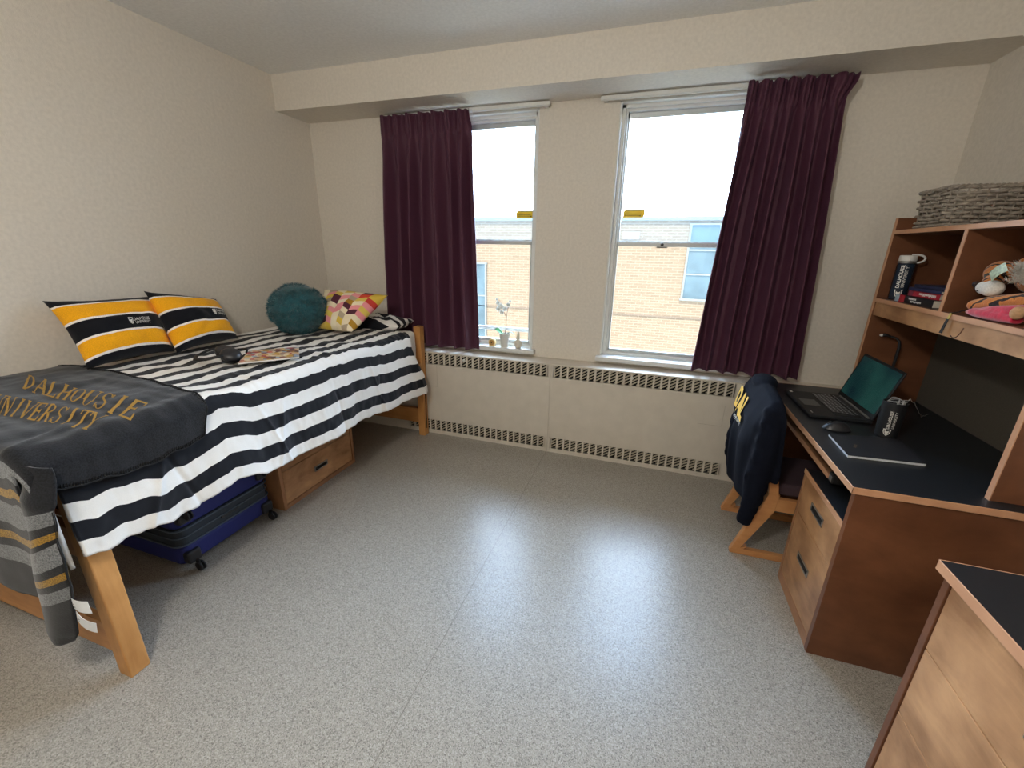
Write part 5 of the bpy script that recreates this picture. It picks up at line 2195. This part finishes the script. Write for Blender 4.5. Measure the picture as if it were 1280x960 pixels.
# red plush sash/legs bundle
rdp = thing('red_plush_toy', 'crumpled bright red plush toy lying under the tiger at the shelf edge', 'soft toy', (3.90, -1.15, SH))
RPM = plain('crimson_velour', (196, 22, 60), .85, var=.18, scale=50, bump=.2, sheen=.5)
rr_ = MB()
rr_.tube([(3.878, -1.000, 1.318), (3.872, -1.045, 1.322), (3.872, -1.110, 1.323), (3.875, -1.180, 1.322), (3.878, -1.240, 1.320)], [.010, .021, .026, .024, .018], 14, flat=.75)
rr_.tube([(3.885, -1.060, 1.335), (3.880, -1.130, 1.342), (3.885, -1.200, 1.350), (3.892, -1.255, 1.362)], [.010, .018, .020, .016], 14, flat=.8)
o_ = rr_.build('plush_body', RPM, rdp)
md = o_.modifiers.new('fuse', 'REMESH'); md.mode = 'VOXEL'; md.voxel_size = .004; md.use_smooth_shade = True
md = o_.modifiers.new('soften', 'SMOOTH'); md.factor = .5; md.iterations = 4
MB().ell((3.868, -1.245, 1.345), (.020, .018, .022), 16, 12).build('tan_paw', plain('tan_plush', (190, 150, 112), .95, var=.2, scale=120), rdp, smooth=True)

# black and gold strap hanging over the shelf edge
stp = thing('lanyard', 'black and gold strap hanging over the front edge of the hutch shelf', 'strap', (3.85, -.99, SH))
P = [(3.895, -1.000, SH + .022), (3.880, -.995, SH + .020), (3.862, -.985, SH + .012), (3.842, -.975, SH + .004), (3.838, -.972, SH - .020), (3.836, -.968, SH - .050), (3.835, -.962, SH - .078)]


def strap(mb, pts, w, mat=0):
    for i in range(len(pts) - 1):
        a, b = Vector(pts[i]), Vector(pts[i + 1])
        wa, wb_2 = Vector((0, w[i] / 2, 0)), Vector((0, w[i + 1] / 2, 0))
        mb.add([a - wa, a + wa, b + wb_2, b - wb_2], [(0, 1, 2, 3)], mat)


sm_ = MB(); strap(sm_, P[:4], [.006, .007, .008, .010]); sm_.build('strap_end', BLACKM, stp, solid=.002)
sm_ = MB(); strap(sm_, P[3:5], [.010, .013]); sm_.build('gold_strap', plain('gold_ribbon', (196, 170, 84), .35, .4), stp, solid=.002)
sm_ = MB(); strap(sm_, P[4:], [.013, .015, .016]); sm_.build('black_tip', BLACKM, stp, solid=.002)

# ================================================================== FILL LAMP (unseen, added behind the camera to brighten the room)
cl = thing('fill_lamp', 'round white lamp added out of view on the ceiling as fill light', 'lamp', (2.1, -3.3, HC))
MB().lathe([(0, 0), (.17, 0), (.17, -.02), (.16, -.028), (0, -.028)], (2.1, -3.3, HC), 36).build('lamp_plate', TRIMW, cl)
gm = bpy.data.materials.new('lamp_diffuser'); gm.use_nodes = True
gb = gm.node_tree.nodes['Principled BSDF']
gb.inputs['Emission Color'].default_value = (1, .86, .68, 1)
gb.inputs['Emission Strength'].default_value = 3.0
MB().lathe([(.155, -.028), (.150, -.060), (.12, -.085), (.06, -.1), (0, -.104)], (2.1, -3.3, HC), 36).build('diffuser', gm, cl, smooth=True)
ll = bpy.data.lights.new('fill_lamp_light', 'POINT')
ll.shadow_soft_size = .10
ll.energy = FILL_POWER
ll.color = (1.0, .955, .89)
lo_ = bpy.data.objects.new('fill_lamp_light', ll)
COL.objects.link(lo_)
lo_.location = (0, 0, -.24)
lo_.parent = cl

# ================================================================== OUTSIDE
def brick_mat():
    m, nt, b = new_mat('tan_brickwork')
    tc = N(nt, 'ShaderNodeTexCoord')
    sx = N(nt, 'ShaderNodeSeparateXYZ'); nt.links.new(tc.outputs['Object'], sx.inputs[0])
    cb = N(nt, 'ShaderNodeCombineXYZ')
    nt.links.new(sx.outputs['X'], cb.inputs[0]); nt.links.new(sx.outputs['Z'], cb.inputs[1])
    br = N(nt, 'ShaderNodeTexBrick')
    br.inputs['Scale'].default_value = 1.0
    br.inputs['Brick Width'].default_value = .30
    br.inputs['Row Height'].default_value = .09
    br.inputs['Mortar Size'].default_value = .012
    br.inputs['Color1'].default_value = srgb(132, 118, 100)
    br.inputs['Color2'].default_value = srgb(122, 108, 91)
    br.inputs['Mortar'].default_value = srgb(142, 131, 115)
    nt.links.new(cb.outputs[0], br.inputs['Vector'])
    nt.links.new(br.outputs['Color'], b.inputs['Base Color'])
    b.inputs['Roughness'].default_value = .9
    return m


bd = thing('brick_building', 'long tan brick building across the way with grey windows, seen through both windows', 'building', (0, 13, -8))
fc = MB()
FY = 12.0
wins = [(3.69, 8.0, .03, 2.30), (-7.2, -3.28, -2.6, .93)]
fc.box(-26, 26, FY, FY + 9, -8, 2.44)
fc.build('facade', brick_mat(), bd)
MB().box(-26, 26, FY - .06, FY + 9, 2.44, 2.55).build('parapet_cap', plain('parapet_metal', (120, 138, 148), .5), bd)
MB().box(-26, 26, FY - .02, FY, -.640, -.600).build('string_course', plain('string_course', (116, 104, 92), .8), bd)
WG = plain('building_glass', (84, 108, 122), .25, var=.3, scale=1.3)
WF = plain('building_frame', (124, 134, 138), .5)
for (a, b, c, d) in wins:
    f_ = MB()
    f_.box(a - .06, b + .06, FY - .05, FY, c - .07, c)
    f_.box(a - .06, b + .06, FY - .05, FY, d, d + .05)
    n_ = max(2, int((b - a) / .75))
    for k in range(n_ + 1):
        x = lerp(a, b, k / n_)
        f_.box(x - .03, x + .03, FY - .05, FY, c, d)
    for z in (lerp(c, d, .34), lerp(c, d, .67)):
        f_.box(a, b, FY - .04, FY, z - .025, z + .025)
    fo = f_.build('window_frame', WF, bd)
    MB().box(a, b, FY - .02, FY - .005, c, d).build('glass', WG, fo)
MB().box(1.60, 2.15, FY - .03, FY, 1.86, 2.10).build('wall_vent', plain('vent_panel', (142, 140, 138), .6), bd)
gr = MB().box(-40, 40, .5, FY, -8.2, -8.0).build('ground', plain('pale_paving', (224, 214, 192), .9, var=.1, scale=2))
struct(gr)
